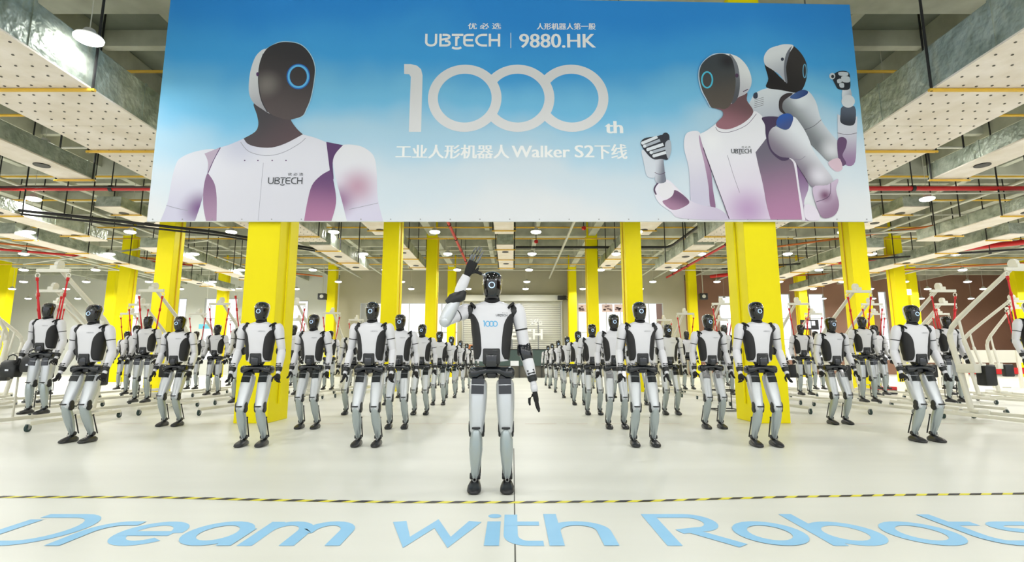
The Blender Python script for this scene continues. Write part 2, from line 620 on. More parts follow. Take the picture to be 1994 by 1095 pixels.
# columns
colnames = {0: 'nearest', 1: 'second', 2: 'third', 3: 'rearmost'}
bandn = {0: 'bordering the aisle', 1: 'one bay out from the aisle', 2: 'two bays out from the aisle', 3: 'three bays out from the aisle'}
col_mesh = None
for c, X in enumerate(XC):
    for r, Y in enumerate(YR):
        if (c >= 1 and r == 0) or (c >= 2 and r == 1) or (c >= 3 and r == 2):
            continue
        for s in (-1, 1):
            x = X * s
            if c == 1 and r == 3:
                x = 13.0 * s
            hw, dd = (.285, .8) if c == 0 else (.3, .6)
            bm = bmesh.new()
            box(bm, (-hw, 0, 0), (hw, dd, CEIL if r else CEIL), 0, .012)
            co = add('column', bm_mesh(bm, M_YEL), loc=(x, Y, 0), cat='column', group='yellow columns',
                     label='%s yellow column from the camera, %s, %s side' % (colnames[r], bandn[c], 'left' if s < 0 else 'right'))
            bm = bmesh.new()
            xx = -s * (hw + .02)
            tube(bm, [(xx, .35, 0.3), (xx, .35, CEIL - .2)], .018, 6)
            add('conduit', bm_mesh(bm, M_YELD if r else M_YEL), co)
for s in (-1, 1):
    bm = bmesh.new()
    box(bm, (-.5, 0, 0), (.5, .6, CEIL), 0, .01)
    add('column', bm_mesh(bm, M_YEL), loc=(s * 36.8, 37.9, 0), cat='column', group='yellow columns',
        label='yellow column at the far %s edge of the hall' % ('left' if s < 0 else 'right'))

# white-lit box on the right rear column
x, z = on_plane(1774, 568, 37.5)
bm = bmesh.new()
box(bm, (-.25, 0, -.2), (.25, .1, .2), 0, .02)
add('emergency_light', bm_mesh(bm, mat('lit_box', (255, 250, 235), 0.5, emit=((255, 248, 225), 2.5))), loc=(x, 37.79, z),
    cat='light', label='small square white lamp on a rear yellow column at right')

# ceiling beams
ti = 1
for Y in YR + [-0.5]:
    bm = bmesh.new()
    box(bm, (-44, Y + .1, BEAMZ), (44, Y + .55, CEIL), 0, .01)
    add('ceiling_beam', bm_mesh(bm, M_BEAM), kind='structure')
for xb in [0, 1.35, 4.355, 7.2, 9.7, 12.45, 15.3, 18.1, 20.9, 23.6, 26.3, 28.9, 32, 36]:
    for s in ((-1, 1) if xb > 0 else (1,)):
        if xb == 0:
            continue
        bm = bmesh.new()
        prim = xb in (4.355, 12.45, 20.9, 28.9)
        w = .2 if prim else .13
        box(bm, (s * xb - w, -14, BEAMZ if prim else CEIL - .55), (s * xb + w, 48, CEIL), 0, .01)
        add('ceiling_beam', bm_mesh(bm, M_BEAM), kind='structure')
for Y in [11.5, 13.9, 16.3, 21.1, 23.5, 25.9, 30.7, 33.1, 35.5, 41, 44]:
    bm = bmesh.new()
    box(bm, (-44, Y - .1, CEIL - .42), (44, Y + .1, CEIL), 0, .01)
    add('ceiling_beam', bm_mesh(bm, M_BEAM), kind='structure')


# ================================================================ DUCTS AND PIPES
def duct(x0, x1, y0, y1, z0, h, label, vents=(), pins=False):
    r = add('air_duct', None, cat='duct', label=label, loc=((x0 + x1) / 2, y0, z0), group='ceiling ducts')
    w = (x1 - x0) / 2
    L = y1 - y0
    bm_ = bmesh.new()
    box(bm_, (-w, 0, .03), (w, L, h), 0, .015)
    # slightly proud seams
    y = 1.2
    while y < L:
        box(bm_, (-w - .012, y, .02), (w + .012, y + .05, h + .012))
        y += 1.2
    add('duct_body', bm_mesh(bm_, M_FOIL), r)
    bm_ = bmesh.new()
    box(bm_, (-w - .02, -.02, 0), (w + .02, L + .02, .03))
    add('duct_underside', bm_mesh(bm_, M_DUCTW), r)
    if pins:
        bm_ = bmesh.new()
        yy = .15
        while yy < L:
            xx = -w + .12
            while xx < w - .05:
                a, b = xx + random.uniform(-.02, .02), yy + random.uniform(-.02, .02)
                box(bm_, (a - .013, b - .013, -.014), (a + .013, b + .013, 0))
                xx += .25
            yy += .3
        add('insulation_pins', bm_mesh(bm_, M_PIN), r, kind='stuff')
        for ys in [i * 1.45 + .6 for i in range(int(L / 1.45))]:
            bm_ = bmesh.new()
            box(bm_, (-w, ys, -.006), (w, ys + .03, 0))
            add('seam_tape', bm_mesh(bm_, M_DUCTW), r)
    for v in vents:
        bm_ = bmesh.new()
        tube(bm_, [(0, v, -.02), (0, v, 0)], .16, 18)
        add('round_vent', bm_mesh(bm_, M_PIPEB), r)
    # hangers: yellow strut below, black rods
    y = .9
    while y < L:
        bm_ = bmesh.new()
        box(bm_, (-w - .12, y, -.06), (w + .12, y + .05, -.02))
        add('strut', bm_mesh(bm_, M_YELD), r)
        for sx in (-1, 1):
            bm_ = bmesh.new()
            tube(bm_, [(sx * (w + .08), y + .02, -.06), (sx * (w + .08), y + .02, CEIL - z0)], .022, 6)
            add('hanger_rod', bm_mesh(bm_, M_PIPEB), r)
        y += 2.6
    return r


for s, nm in ((-1, 'left'), (1, 'right')):
    def dx(a, b):
        return (min(a * s, b * s), max(a * s, b * s))
    a, b = dx(7.02, 8.98)
    duct(a, b, 4.7, 19.6, 5.5, .78, 'wide foil duct with pinned white underside beside the banner, %s' % nm, pins=True)
    a, b = dx(7.05, 7.85)
    duct(a, b, 20.2, 25.8, 5.5, .5, 'narrow white-bottomed duct continuing the wide foil duct, %s' % nm, vents=(2.2, 4.8))
    a, b = dx(5.1, 5.95)
    duct(a, b, 10.4, 22.6, 6.5, .5, 'white-bottomed duct right behind the banner, %s of the aisle' % nm, vents=(8.5, 11.3))
    a, b = dx(5.1, 5.9)
    duct(a, b, 24.4, 31.4, 6.5, .5, 'rear white-bottomed duct near the back columns, %s of the aisle' % nm, vents=(2, 5.6))
    a, b = dx(10.45, 11.2)
    duct(a, b, 6.5, 12.8, 5.5, .42, 'slim white duct with a round vent outside the wide duct, %s' % nm, vents=(1.5, 5.2))
    a, b = dx(14.0, 14.9)
    duct(a, b, 18.4, 21.6, 6.5, .4, 'short white duct behind the slim duct, hall %s side' % nm, vents=(.8, 2.2))
    a, b = dx(15.2, 16.0)
    duct(a, b, 12.4, 19.5, 5.5, .4, 'slim foil duct outside the second column line, %s' % nm, vents=(3.2, 6.2))
    a, b = dx(15.3, 16.1)
    duct(a, b, 22.5, 33, 5.9, .45, 'rear foil duct outside the second column line, %s' % nm, vents=(4, 8))
    a, b = dx(19.2, 20.0)
    duct(a, b, 20.0, 36.5, 5.9, .45, 'outermost foil duct under the %s hall ceiling' % nm, vents=(6, 13))
duct(-.72, .05, 10.4, 22.4, 6.5, .5, 'white-bottomed duct over the middle aisle behind the banner', vents=(9,))
duct(-.72, .05, 24.6, 31.3, 6.5, .5, 'rear end duct over the middle aisle near the roller door', vents=(1.6, 4.8))


def pipe(name, pts, r, m, label, cat='pipe', clamps=0, cm=None, group=None):
    bm_ = bmesh.new()
    tube(bm_, pts, r, 10)
    o_ = add(name, bm_mesh(bm_, m, True, angle=.9), cat=cat, label=label, group=group)
    if clamps:
        a_, b_ = Vector(pts[0]), Vector(pts[-1])
        for i in range(clamps):
            p = a_.lerp(b_, (i + .5) / clamps)
            bm_ = bmesh.new()
            tube(bm_, [p, (p.x, p.y, CEIL)], .018, 6)
            add('pipe_hanger', bm_mesh(bm_, M_PIPEB), o_)
            d_ = (b_ - a_).normalized() * .05
            bm_ = bmesh.new()
            tube(bm_, [p - d_, p + d_], r * 1.35, 10)
            add('pipe_clamp', bm_mesh(bm_, cm or M_PIPEB), o_)
    return o_


YRED = 15.96
pipe('fire_pipe', [(-30, YRED, 6.37), (30, YRED, 6.37)], .075, M_RED, 'thick red fire pipe running straight across behind the banner', clamps=12)
pipe('black_pipe', [(-30, YRED - .25, 6.33), (-4.5, YRED - .25, 6.33)], .025, M_PIPEB, 'thin black pipe under the thick red pipe, left side')
pipe('black_pipe', [(9.7, YRED - .1, 6.15), (30, YRED - .1, 6.3)], .025, M_PIPEG, 'thin grey pipe under the thick red pipe, right side')
pipe('fire_pipe', [(-2.9, 19.5, 7.3), (-2.9, 37, 7.3)], .07, M_RED, 'red pipe running to the back between duct and left column line', clamps=6)
pipe('fire_pipe', [(11.2, 19.5, 7.1), (11.2, 38, 7.1)], .07, M_RED, 'red pipe running to the back near the second right columns', clamps=6)
pipe('fire_pipe', [(14, 37, 7.0), (26, 21, 6.4), (34, 12, 6.2)], .12, M_RED, 'thick red pipe slanting across the far right ceiling', clamps=5)
pipe('fire_pipe', [(-34, 18, 6.2), (-19.5, 32, 6.9)], .06, M_RED, 'thin red pipe slanting across the far left ceiling', clamps=4)
pipe('cable_bundle', [(.2, 28.05, 7.14), (8.3, 28.05, 7.14), (8.5, 27.5, 7.14), (8.5, 17, 7.14)], .07, M_PIPEB, 'black pipe crossing the aisle and bending forward at right', clamps=4, cm=M_RED)
pipe('cable_bundle', [(-7.4, 11.1, 6.85), (-7.15, 11.1, 6.6), (-7.0, 11.1, 6.42), (-4, 11.1, 6.4)], .07, M_PIPEB, 'black pipe with an elbow at the banner top left', clamps=2, cm=M_RED)
pipe('cable_bundle', [(4.5, 11.8, 6.4), (8.0, 11.8, 6.4)], .06, M_PIPEB, 'short black pipe behind the banner edge at right', clamps=2, cm=M_RED)
pipe('cable_bundle', [(-17.5, 14.2, 5.6), (-11, 19, 5.75), (-8, 24, 6)], .05, M_PIPEB, 'black cable bundle slanting over the left hall', clamps=3)
pipe('cable_bundle', [(-17.3, 14.4, 5.5), (-10.8, 19.2, 5.65), (-7.8, 24.2, 5.9)], .035, M_PIPEB, 'thinner black cable beside the slanting bundle, left hall')
pipe('cable_bundle', [(12, 30, 6.3), (24, 22, 5.9), (32, 18, 5.7)], .045, M_PIPEB, 'black cable bundle slanting over the right hall', clamps=3)
NUMW = ['first', 'second', 'third', 'fourth', 'fifth', 'sixth', 'seventh', 'eighth', 'ninth', 'tenth', 'eleventh', 'twelfth']
k = 0
for Y in [10.9, 13.0, 15.1, 17.6, 20.3, 22.4, 24.6, 26.9, 29.8, 32, 34.2, 36.4]:
    k += 1
    pipe('sprinkler_pipe', [(-34, Y, 7.35), (34, Y, 7.35)], .035, M_YELD if k % 3 else M_PIPEG,
         'thin %s sprinkler cross pipe, %s one back from the banner' % ('tan' if k % 3 else 'grey', NUMW[k - 1]), group='thin cross pipes under the ceiling')
for ti_, x in enumerate([-26, -22.5, -17, -10.9, -9.0, 2.7, 9.1, 10.3, 17.2, 22.8, 27]):
    pipe('cable_tray', [(x, 9.6, 7.05), (x, 38, 7.05)], .06, M_PIPEG, 'grey tray running lengthwise under the ceiling, %s from the left' % NUMW[ti_],
         cat='tray', group='lengthwise trays under the ceiling')
for x0, y0, x1, y1, z_, m_ in [(-30, 22, -13, 36, 6.85, M_ORANGE), (14, 33, 30, 21, 6.7, M_YELD), (13, 28, 26, 16.6, 7.0, M_ORANGE),
                               (-28, 30, -14, 24, 6.6, M_PIPEG), (15, 36, 34, 28, 6.65, M_ORANGE), (13, 24, 30, 19, 6.7, M_PIPEG)]:
    pipe('side_pipe', [(x0, y0, z_), (x1, y1, z_)], .05, m_, '%s pipe crossing the side ceiling %s' %
         ('orange' if m_ is M_ORANGE else 'tan' if m_ is M_YELD else 'grey', 'at left' if x0 < 0 else 'at right, nearer' if y1 < 20 else 'at right, farther'), group='slanting side pipes')

# lamps
bm = bmesh.new()
rings(bm, [(Vector((0, 0, .0)), Vector((.19, 0, 0)), Vector((0, .19, 0)), 2), (Vector((0, 0, .03)), Vector((.19, 0, 0)), Vector((0, .19, 0)), 2),
           (Vector((0, 0, .06)), Vector((.12, 0, 0)), Vector((0, .12, 0)), 2), (Vector((0, 0, .15)), Vector((.07, 0, 0)), Vector((0, .07, 0)), 2)], 20)
ME_LH = bm_mesh(bm, mat('lamp_white', (200, 200, 196), .5), True, angle=.7)
bm = bmesh.new()
rings(bm, [(Vector((0, 0, -.07)), Vector((.1, 0, 0)), Vector((0, .1, 0)), 2), (Vector((0, 0, -.055)), Vector((.16, 0, 0)), Vector((0, .16, 0)), 2),
           (Vector((0, 0, -.03)), Vector((.2, 0, 0)), Vector((0, .2, 0)), 2), (Vector((0, 0, -.001)), Vector((.205, 0, 0)), Vector((0, .205, 0)), 2)], 20)
ME_LL = bm_mesh(bm, M_LAMP, True)
bm = bmesh.new()
tube(bm, [(0, 0, .15), (0, 0, CEIL - 6.12)], .008, 5)
ME_LC = bm_mesh(bm, M_PIPEG)


def lamp_data(w_):
    la = bpy.data.lights.new('lamp_light', 'AREA')
    la.shape = 'DISK'
    la.size = .36
    la.energy = w_
    la.color = (1.0, 0.985, 0.95)
    return la


LA, LB, LN, LR_ = lamp_data(LAMP_W), lamp_data(LAMP_W * 1.1), lamp_data(LAMP_W * .3), lamp_data(LAMP_W * 1.8)
LF = lamp_data(LAMP_W * .72)
LB.energy = LAMP_W * 1.6
LAMPY = [-10, -6.2, -2.2, 1.8, 5.0, 7.8, 12.0, 16.2, 20.5, 24.8, 29.2, 33.6, 36.9, 42.6]  # last two rows are added lamps, there to brighten the far walls
LAMPX = [-39, -35, -31.2, -27.2, -23.2, -19.1, -15.1, -11.1, -7.05, -3.05, .95, 4.95, 9.0, 13.1, 17.1, 21.1, 25.1, 29.1, 33, 37]  # outermost columns added at the rear to lighten the dark side walls
NUM = ['first', 'second', 'third', 'fourth', 'fifth', 'sixth', 'seventh', 'eighth', 'ninth', 'tenth', 'eleventh', 'twelfth', 'thirteenth', 'fourteenth', 'fifteenth', 'sixteenth',
       'seventeenth', 'eighteenth', 'nineteenth', 'twentieth']
for j, Y in enumerate(LAMPY):
    for i, X in enumerate(LAMPX):
        if Y < 6 and abs(X) > 20 or Y < 24 and abs(X) > 28:
            continue
        if Y > 42 and abs(X) < 14:
            continue
        if Y > 36 and abs(X) > 9 and abs(X) < 14:
            continue
        if Y == 7.8 and abs(X) < 6.5:
            continue
        if Y == 7.8 and X == -7.05:
            X = -6.75
        if Y < 7:
            lb_ = 'round high bay lamp over the floor near the camera, %s row, %s from left' % (NUM[j], NUM[i])
        else:
            lb_ = 'round high bay lamp, %s row behind the saluting robot, %s from the left' % (NUM[j - 5], NUM[i])
        lr = add('ceiling_lamp', ME_LH, loc=(X, Y, 6.12), cat='lamp', group='round high bay lamps', label=lb_)
        add('lamp_lens', ME_LL, lr)
        add('suspension_cord', ME_LC, lr)
        lo = bpy.data.objects.new('lamp_light', LN if Y == 7.8 and abs(X) < 10 else LB if Y < -5 else LF if Y < 7 else LR_ if Y > 34 or abs(X) > 14 else LA)
        COL.objects.link(lo)
        lo.parent = lr
        lo.location = (0, 0, -.08)

# ================================================================ BANNER
BY = 9.0
bx0, bz0 = -6.36, 3.43
bx1, bz1 = 6.28, 7.585
BZ = Vector((0, -1, 0))


def bpt(x, y):
    return on_plane(x, y, BY)


m = bpy.data.materials.new('banner_print')
m.use_nodes = True
nt = m.node_tree
b = nt.nodes['Principled BSDF']
b.inputs['Roughness'].default_value = .75
tc = nt.nodes.new('ShaderNodeTexCoord')
sp = nt.nodes.new('ShaderNodeSeparateXYZ')
nt.links.new(tc.outputs['Object'], sp.inputs[0])
nz = nt.nodes.new('ShaderNodeTexNoise')
nz.inputs['Scale'].default_value = .35
nz.inputs['Detail'].default_value = 3
nt.links.new(tc.outputs['Object'], nz.inputs['Vector'])
mr = nt.nodes.new('ShaderNodeMapRange')
mr.inputs[1].default_value = bz0
mr.inputs[2].default_value = bz1
nt.links.new(sp.outputs['Z'], mr.inputs[0])
# clouds pull the pale part of the sky up and down
ma = nt.nodes.new('ShaderNodeMath')
ma.operation = 'MULTIPLY_ADD'
ma.inputs[1].default_value = -.5
ma.inputs[2].default_value = .25
nt.links.new(nz.outputs['Fac'], ma.inputs[0])
ad = nt.nodes.new('ShaderNodeMath')
ad.operation = 'ADD'
nt.links.new(mr.outputs[0], ad.inputs[0])
nt.links.new(ma.outputs[0], ad.inputs[1])
# paler towards the two lower sides
ab = nt.nodes.new('ShaderNodeMath')
ab.operation = 'ABSOLUTE'
nt.links.new(sp.outputs['X'], ab.inputs[0])
mx = nt.nodes.new('ShaderNodeMath')
mx.operation = 'MULTIPLY_ADD'
mx.inputs[1].default_value = -.018
mx.inputs[2].default_value = .05
nt.links.new(ab.outputs[0], mx.inputs[0])
ad2 = nt.nodes.new('ShaderNodeMath')
ad2.operation = 'ADD'
nt.links.new(ad.outputs[0], ad2.inputs[0])
nt.links.new(mx.outputs[0], ad2.inputs[1])
cr = nt.nodes.new('ShaderNodeValToRGB')
cr.color_ramp.interpolation = 'EASE'
els = [(0.0, (228, 231, 236)), (.2, (212, 226, 238)), (.36, (178, 216, 240)), (.52, (122, 200, 244)), (.72, (66, 168, 238)), (1.0, (42, 146, 230))]
cr.color_ramp.elements[0].position = 0
cr.color_ramp.elements[0].color = lin(els[0][1])
cr.color_ramp.elements[1].position = 1
cr.color_ramp.elements[1].color = lin(els[-1][1])
for p, c in els[1:-1]:
    e = cr.color_ramp.elements.new(p)
    e.color = lin(c)
nt.links.new(ad2.outputs[0], cr.inputs[0])
nt.links.new(cr.outputs[0], b.inputs['Base Color'])
bm = bmesh.new()
box(bm, (bx0, BY, bz0), (bx1, BY + .03, bz1), 0)
for v in bm.verts:
    if v.co.z > 7 and v.co.x < 0:
        v.co.z = 7.82
banner = add('banner', bm_mesh(bm, m), cat='banner', label='huge blue sky banner with printed robots and 1000th lettering hung across the hall')
bm = bmesh.new()
for xs in (bx0 + .06, bx1 - .06):
    tube(bm, [(xs, BY + .08, bz0), (xs, BY + .08, bz1)], .03)
tube(bm, [(bx0, BY + .08, bz1 - .05), (bx1, BY + .08, bz1 - .05)], .03)
tube(bm, [(bx0, BY + .08, bz0 + .05), (bx1, BY + .08, bz0 + .05)], .03)
for xs in (-5.5, -2, 2, 5.5):
    tube(bm, [(xs, BY + .08, bz1 - .05), (xs, BY + .08, CEIL)], .015)
add('banner_frame', bm_mesh(bm, M_STEEL), banner)
bm = bmesh.new()
for xs in [bx0 + .1 + (bx1 - bx0 - .2) * i / 24 for i in range(25)]:
    tube(bm, [(xs, BY - .006, bz0 + .04), (xs, BY + .001, bz0 + .04)], .012, 8)
add('eyelets', bm_mesh(bm, M_STEEL), banner)


def smooth_poly(pts, closed=True, k=4, sharp=()):
    out = []
    n = len(pts)
    rng = range(n) if closed else range(n - 1)
    for i in rng:
        p0 = pts[(i - 1) % n] if closed or i > 0 else pts[i]
        p1, p2 = pts[i], pts[(i + 1) % n]
        p3 = pts[(i + 2) % n] if closed or i < n - 2 else p2
        if i in sharp:
            p0 = p1
        if (i + 1) % n in sharp:
            p3 = p2
        for j in range(k):
            t = j / k
            t2, t3 = t * t, t * t * t
            out.append(tuple(.5 * (2 * p1[q] + (p2[q] - p0[q]) * t + (2 * p0[q] - 5 * p1[q] + 4 * p2[q] - p3[q]) * t2
                                   + (3 * p1[q] - p0[q] - 3 * p2[q] + p3[q]) * t3) for q in (0, 1)))
    if not closed:
        out.append(pts[-1])
    return out


_pm = 0


def print_mat(c0, c1=None, p0=None, p1=None, spots=()):
    """ink of the print: linear ramp between banner points plus soft blotches (all flat print)"""
    global _pm
    _pm += 1
    m_ = bpy.data.materials.new('banner_ink_%d' % _pm)
    m_.use_nodes = True
    nt_ = m_.node_tree
    b_ = nt_.nodes['Principled BSDF']
    b_.inputs['Roughness'].default_value = .7
    b_.inputs['Base Color'].default_value = lin(c0)
    if c1 is None and not spots:
        return m_
    tc_ = nt_.nodes.new('ShaderNodeTexCoord')
    last = None
    if c1 is not None:
        q0, q1 = Vector((p0[0], 0, p0[1])), Vector((p1[0], 0, p1[1]))
        d_ = q1 - q0
        vm = nt_.nodes.new('ShaderNodeVectorMath')
        vm.operation = 'SUBTRACT'
        vm.inputs[1].default_value = q0
        nt_.links.new(tc_.outputs['Object'], vm.inputs[0])
        vd = nt_.nodes.new('ShaderNodeVectorMath')
        vd.operation = 'DOT_PRODUCT'
        vd.inputs[1].default_value = d_ / d_.length_squared
        nt_.links.new(vm.outputs[0], vd.inputs[0])
        mr_ = nt_.nodes.new('ShaderNodeMapRange')
        mr_.interpolation_type = 'SMOOTHSTEP'
        nt_.links.new(vd.outputs['Value'], mr_.inputs[0])
        mx_ = nt_.nodes.new('ShaderNodeMix')
        mx_.data_type = 'RGBA'
        mx_.inputs['A'].default_value = lin(c0)
        mx_.inputs['B'].default_value = lin(c1)
        nt_.links.new(mr_.outputs[0], mx_.inputs['Factor'])
        last = mx_.outputs['Result']
    for (px, py, rad, c) in spots:
        X_, Z_ = px, py
        vm = nt_.nodes.new('ShaderNodeVectorMath')
        vm.operation = 'DISTANCE'
        vm.inputs[1].default_value = (X_, 0, Z_)
        sepm = nt_.nodes.new('ShaderNodeVectorMath')
        sepm.operation = 'MULTIPLY'
        sepm.inputs[1].default_value = (1, 0, 1)
        nt_.links.new(tc_.outputs['Object'], sepm.inputs[0])
        nt_.links.new(sepm.outputs[0], vm.inputs[0])
        mr_ = nt_.nodes.new('ShaderNodeMapRange')
        mr_.interpolation_type = 'SMOOTHSTEP'
        mr_.inputs[1].default_value = rad
        mr_.inputs[2].default_value = 0
        nt_.links.new(vm.outputs['Value'], mr_.inputs[0])
        mx_ = nt_.nodes.new('ShaderNodeMix')
        mx_.data_type = 'RGBA'
        mx_.inputs['B'].default_value = lin(c)
        if last:
            nt_.links.new(last, mx_.inputs['A'])
        else:
            mx_.inputs['A'].default_value = lin(c0)
        nt_.links.new(mr_.outputs[0], mx_.inputs['Factor'])
        last = mx_.outputs['Result']
    nt_.links.new(last, b_.inputs['Base Color'])
    return m_


class Fig:
    """a printed figure: shapes in crop pixels (origin ox,oy, scale s), laid on the banner plane"""

    def __init__(self, ox, oy, s):
        self.ox, self.oy, self.s = ox, oy, s
        self.bm = bmesh.new()
        self.mats = []
        self.layer = 0

    def P(self, p):
        return bpt(self.ox + p[0] / self.s, self.oy + p[1] / self.s)

    def m(self, c0, c1=None, p0=None, p1=None, spots=()):
        sp_ = []
        for (x, y, r, c) in spots:
            X_, Z_ = self.P((x, y))
            X2, _ = self.P((x + r, y))
            sp_.append((X_, Z_, abs(X2 - X_), c))
        mm = print_mat(c0, c1, self.P(p0) if p0 else None, self.P(p1) if p1 else None, sp_)
        self.mats.append(mm)
        return len(self.mats) - 1

    def shape(self, pts, mi, sharp=(), k=4, flat=False):
        self.layer += 1
        pp = pts if flat else smooth_poly(pts, True, k, sharp)
        co = [self.P(p) for p in pp]
        co = [(min(max(c[0], bx0), bx1), max(c[1], bz0 + .01)) for c in co]
        y = BY - .001 - .0003 * self.layer
        vs = [self.bm.verts.new((c[0], y, c[1])) for c in co]
        for t in tessellate_polygon([[Vector((c[0], c[1], 0)) for c in co]]):
            try:
                self.bm.faces.new([vs[i] for i in t]).material_index = mi
            except ValueError:
                pass

    def line(self, pts, w, mi, closed=False, smooth=True):
        self.layer += 1
        pp = smooth_poly(pts, closed) if smooth else pts
        co = [self.P(p) for p in pp]
        y = BY - .001 - .0003 * self.layer
        b2 = bmesh.new()
        ribbon(b2, co, w / self.s * 9.0 / FPX * 1.02, mi, closed)
        vm_ = {}
        for v in b2.verts:
            vm_[v] = self.bm.verts.new((v.co.x, y, v.co.y))
        for f_ in b2.faces:
            self.bm.faces.new([vm_[v] for v in f_.verts]).material_index = mi
        b2.free()

    def ell(self, cx, cy, rx, ry, mi, a=0):
        self.shape([(cx + rx * math.cos(t * PI / 12) * math.cos(a) - ry * math.sin(t * PI / 12) * math.sin(a),
                     cy + rx * math.cos(t * PI / 12) * math.sin(a) + ry * math.sin(t * PI / 12) * math.cos(a)) for t in range(24)], mi, flat=True)

    def done(self, name, label):
        me_ = bm_mesh(self.bm, self.mats)
        orient_up(me_, BZ)
        return add(name, me_, banner, label=label)


# ---- left printed robot
F = Fig(300, 0, 2.489)
glow = F.m((178, 214, 236))
lav = F.m((222, 224, 236), (206, 204, 226), (130, 740), (60, 1070), spots=[(220, 1010, 120, (124, 92, 140))])
larm = [(292, 722), (200, 735), (130, 765), (105, 800), (84, 880), (66, 980), (30, 1074), (198, 1074), (232, 970), (250, 880), (262, 800), (262, 750)]
F.shape(larm, lav, sharp=(6, 7))
dkp = F.m((92, 60, 108))
rarm = [(905, 706), (985, 705), (1040, 730), (1070, 770), (1080, 850), (1084, 960), (1110, 1074), (935, 1074), (912, 980), (890, 900), (872, 820), (868, 760)]
F.shape(rarm, F.m((232, 232, 240), (214, 210, 232), (980, 720), (960, 1070), spots=[(985, 905, 130, (196, 160, 182)), (895, 975, 110, (156, 116, 154))]), sharp=(6, 7))
white = F.m((226, 226, 238), (216, 216, 228), (500, 720), (500, 1060), spots=[(420, 700, 160, (206, 208, 228))])
F.shape([(245, 745), (325, 713), (315, 740), (285, 780), (264, 842), (256, 860), (262, 790)], F.m((186, 170, 192)), sharp=(0, 1))
F.shape([(262, 838), (242, 900), (238, 990), (252, 1072), (303, 1072), (304, 960), (292, 880)], F.m((136, 104, 140), (170, 140, 170), (270, 860), (270, 1070)), sharp=(3, 4))
F.shape([(834, 688), (916, 704), (880, 745), (866, 790), (870, 870), (850, 830), (840, 760)], dkp, sharp=(0, 1))
F.shape([(852, 826), (808, 852), (765, 900), (742, 985), (726, 1072), (860, 1072), (882, 985), (874, 900)], F.m((104, 70, 118), (176, 122, 160), (830, 850), (800, 1070)), sharp=(4, 5))
torso = [(435, 672), (370, 700), (322, 715), (288, 772), (262, 840), (293, 890), (304, 960), (303, 1073), (727, 1073), (742, 985), (765, 900), (808, 852), (852, 826), (835, 690),
         (780, 668), (720, 652), (640, 695), (570, 716), (500, 712), (455, 698)]
F.shape(torso, white, sharp=(0, 2, 4, 7, 8, 12, 13, 15))
ln = F.m((160, 160, 176))
F.line([(420, 690), (460, 735), (540, 755), (620, 742), (700, 700), (735, 670)], 3, ln)
F.line([(530, 790), (520, 900), (505, 1070)], 2, ln)
F.line([(262, 840), (290, 775), (322, 716)], 4, dkp)
F.line([(60, 996), (110, 1010), (165, 1022)], 2.5, ln)
F.line([(945, 1016), (1010, 1002), (1086, 985)], 2.5, ln)
for dxx in (440, 504, 573, 640):
    F.ell(dxx, 779, 3.5, 3.5, dkp)
neck = [(485, 500), (500, 560), (506, 605), (490, 640), (435, 672), (455, 698), (500, 713), (570, 716), (640, 695), (722, 652), (690, 622), (662, 576), (690, 560), (560, 520)]
F.shape(neck, F.m((74, 70, 76), (92, 76, 82), (520, 560), (640, 700)), sharp=(4, 9))
head = [(545, 240), (600, 210), (650, 205), (710, 218), (755, 262), (779, 325), (774, 400), (758, 480), (738, 530), (722, 560), (690, 574), (640, 580), (560, 550), (520, 490), (505, 400), (512, 310)]
F.line(head[:11] + [], 9, glow)
F.shape([(548, 238), (500, 265), (474, 322), (462, 385), (461, 450), (480, 496), (520, 527), (570, 552), (600, 500), (600, 300)], F.m((228, 230, 236), (170, 170, 180), (470, 350), (550, 545)))
F.shape(head, F.m((54, 52, 56), (92, 82, 84), (700, 240), (560, 560), spots=[(548, 410, 90, (128, 122, 120))]))
F.line([(530, 262), (512, 320), (508, 400), (520, 480), (550, 545)], 4, F.m((60, 60, 66)))
F.ell(502, 361, 6, 10, dkp)
ring = F.m((104, 196, 246))
ring2 = F.m((40, 110, 200))
F.line([(700 + 49 * math.cos(t * PI / 16), 372 + 54 * math.sin(t * PI / 16)) for t in range(32)], 17, ring2, True, False)
F.line([(700 + 47 * math.cos(t * PI / 16), 372 + 52 * math.sin(t * PI / 16)) for t in range(32)], 10, ring, True, False)
F.done('printed_robot', 'printed white robot bust at the banner left, blue ring on its black face')

# ---- right printed robots: back one first
F = Fig(1200, 40, 2.738)
glow = F.m((178, 214, 236))
dkb = F.m((58, 66, 84))
seam = F.m((70, 66, 80))
F.shape([(705, 470), (715, 430), (742, 388), (800, 362), (880, 358), (965, 385), (1000, 372), (900, 500), (905, 560), (790, 520)], F.m((226, 232, 240), (196, 202, 214), (760, 380), (800, 510)))
for i in range(5):
    F.line([(736, 425 + i * 10), (786, 410 + i * 10)], 2, seam, smooth=False)
F.shape([(733, 390), (750, 384), (754, 408), (742, 418), (730, 410)], dkb)
F.shape([(940, 740), (975, 790), (1025, 880), (1000, 980), (1045, 1062), (985, 1062), (960, 860)], F.m((128, 96, 140), (200, 180, 210), (970, 800), (1020, 1060)))
bsh = [(860, 135), (900, 127), (945, 135), (920, 180), (905, 250), (905, 330), (870, 290), (830, 262), (792, 235), (788, 190), (815, 152)]
bfc = [(930, 133), (970, 158), (1005, 208), (1018, 262), (1010, 325), (988, 372), (960, 386), (880, 372), (800, 357), (810, 310), (790, 228), (835, 264), (900, 322), (894, 250), (905, 180)]
F.shape(bfc, F.m((56, 52, 52), (32, 28, 30), (980, 200), (860, 350)))
F.shape(bsh, F.m((236, 240, 246), (190, 194, 206), (830, 170), (880, 290)))
F.shape([(935, 137), (905, 180), (893, 250), (900, 322), (912, 330), (905, 250), (920, 185)], F.m((120, 124, 136)))
F.ell(885, 207, 8, 9, dkb)
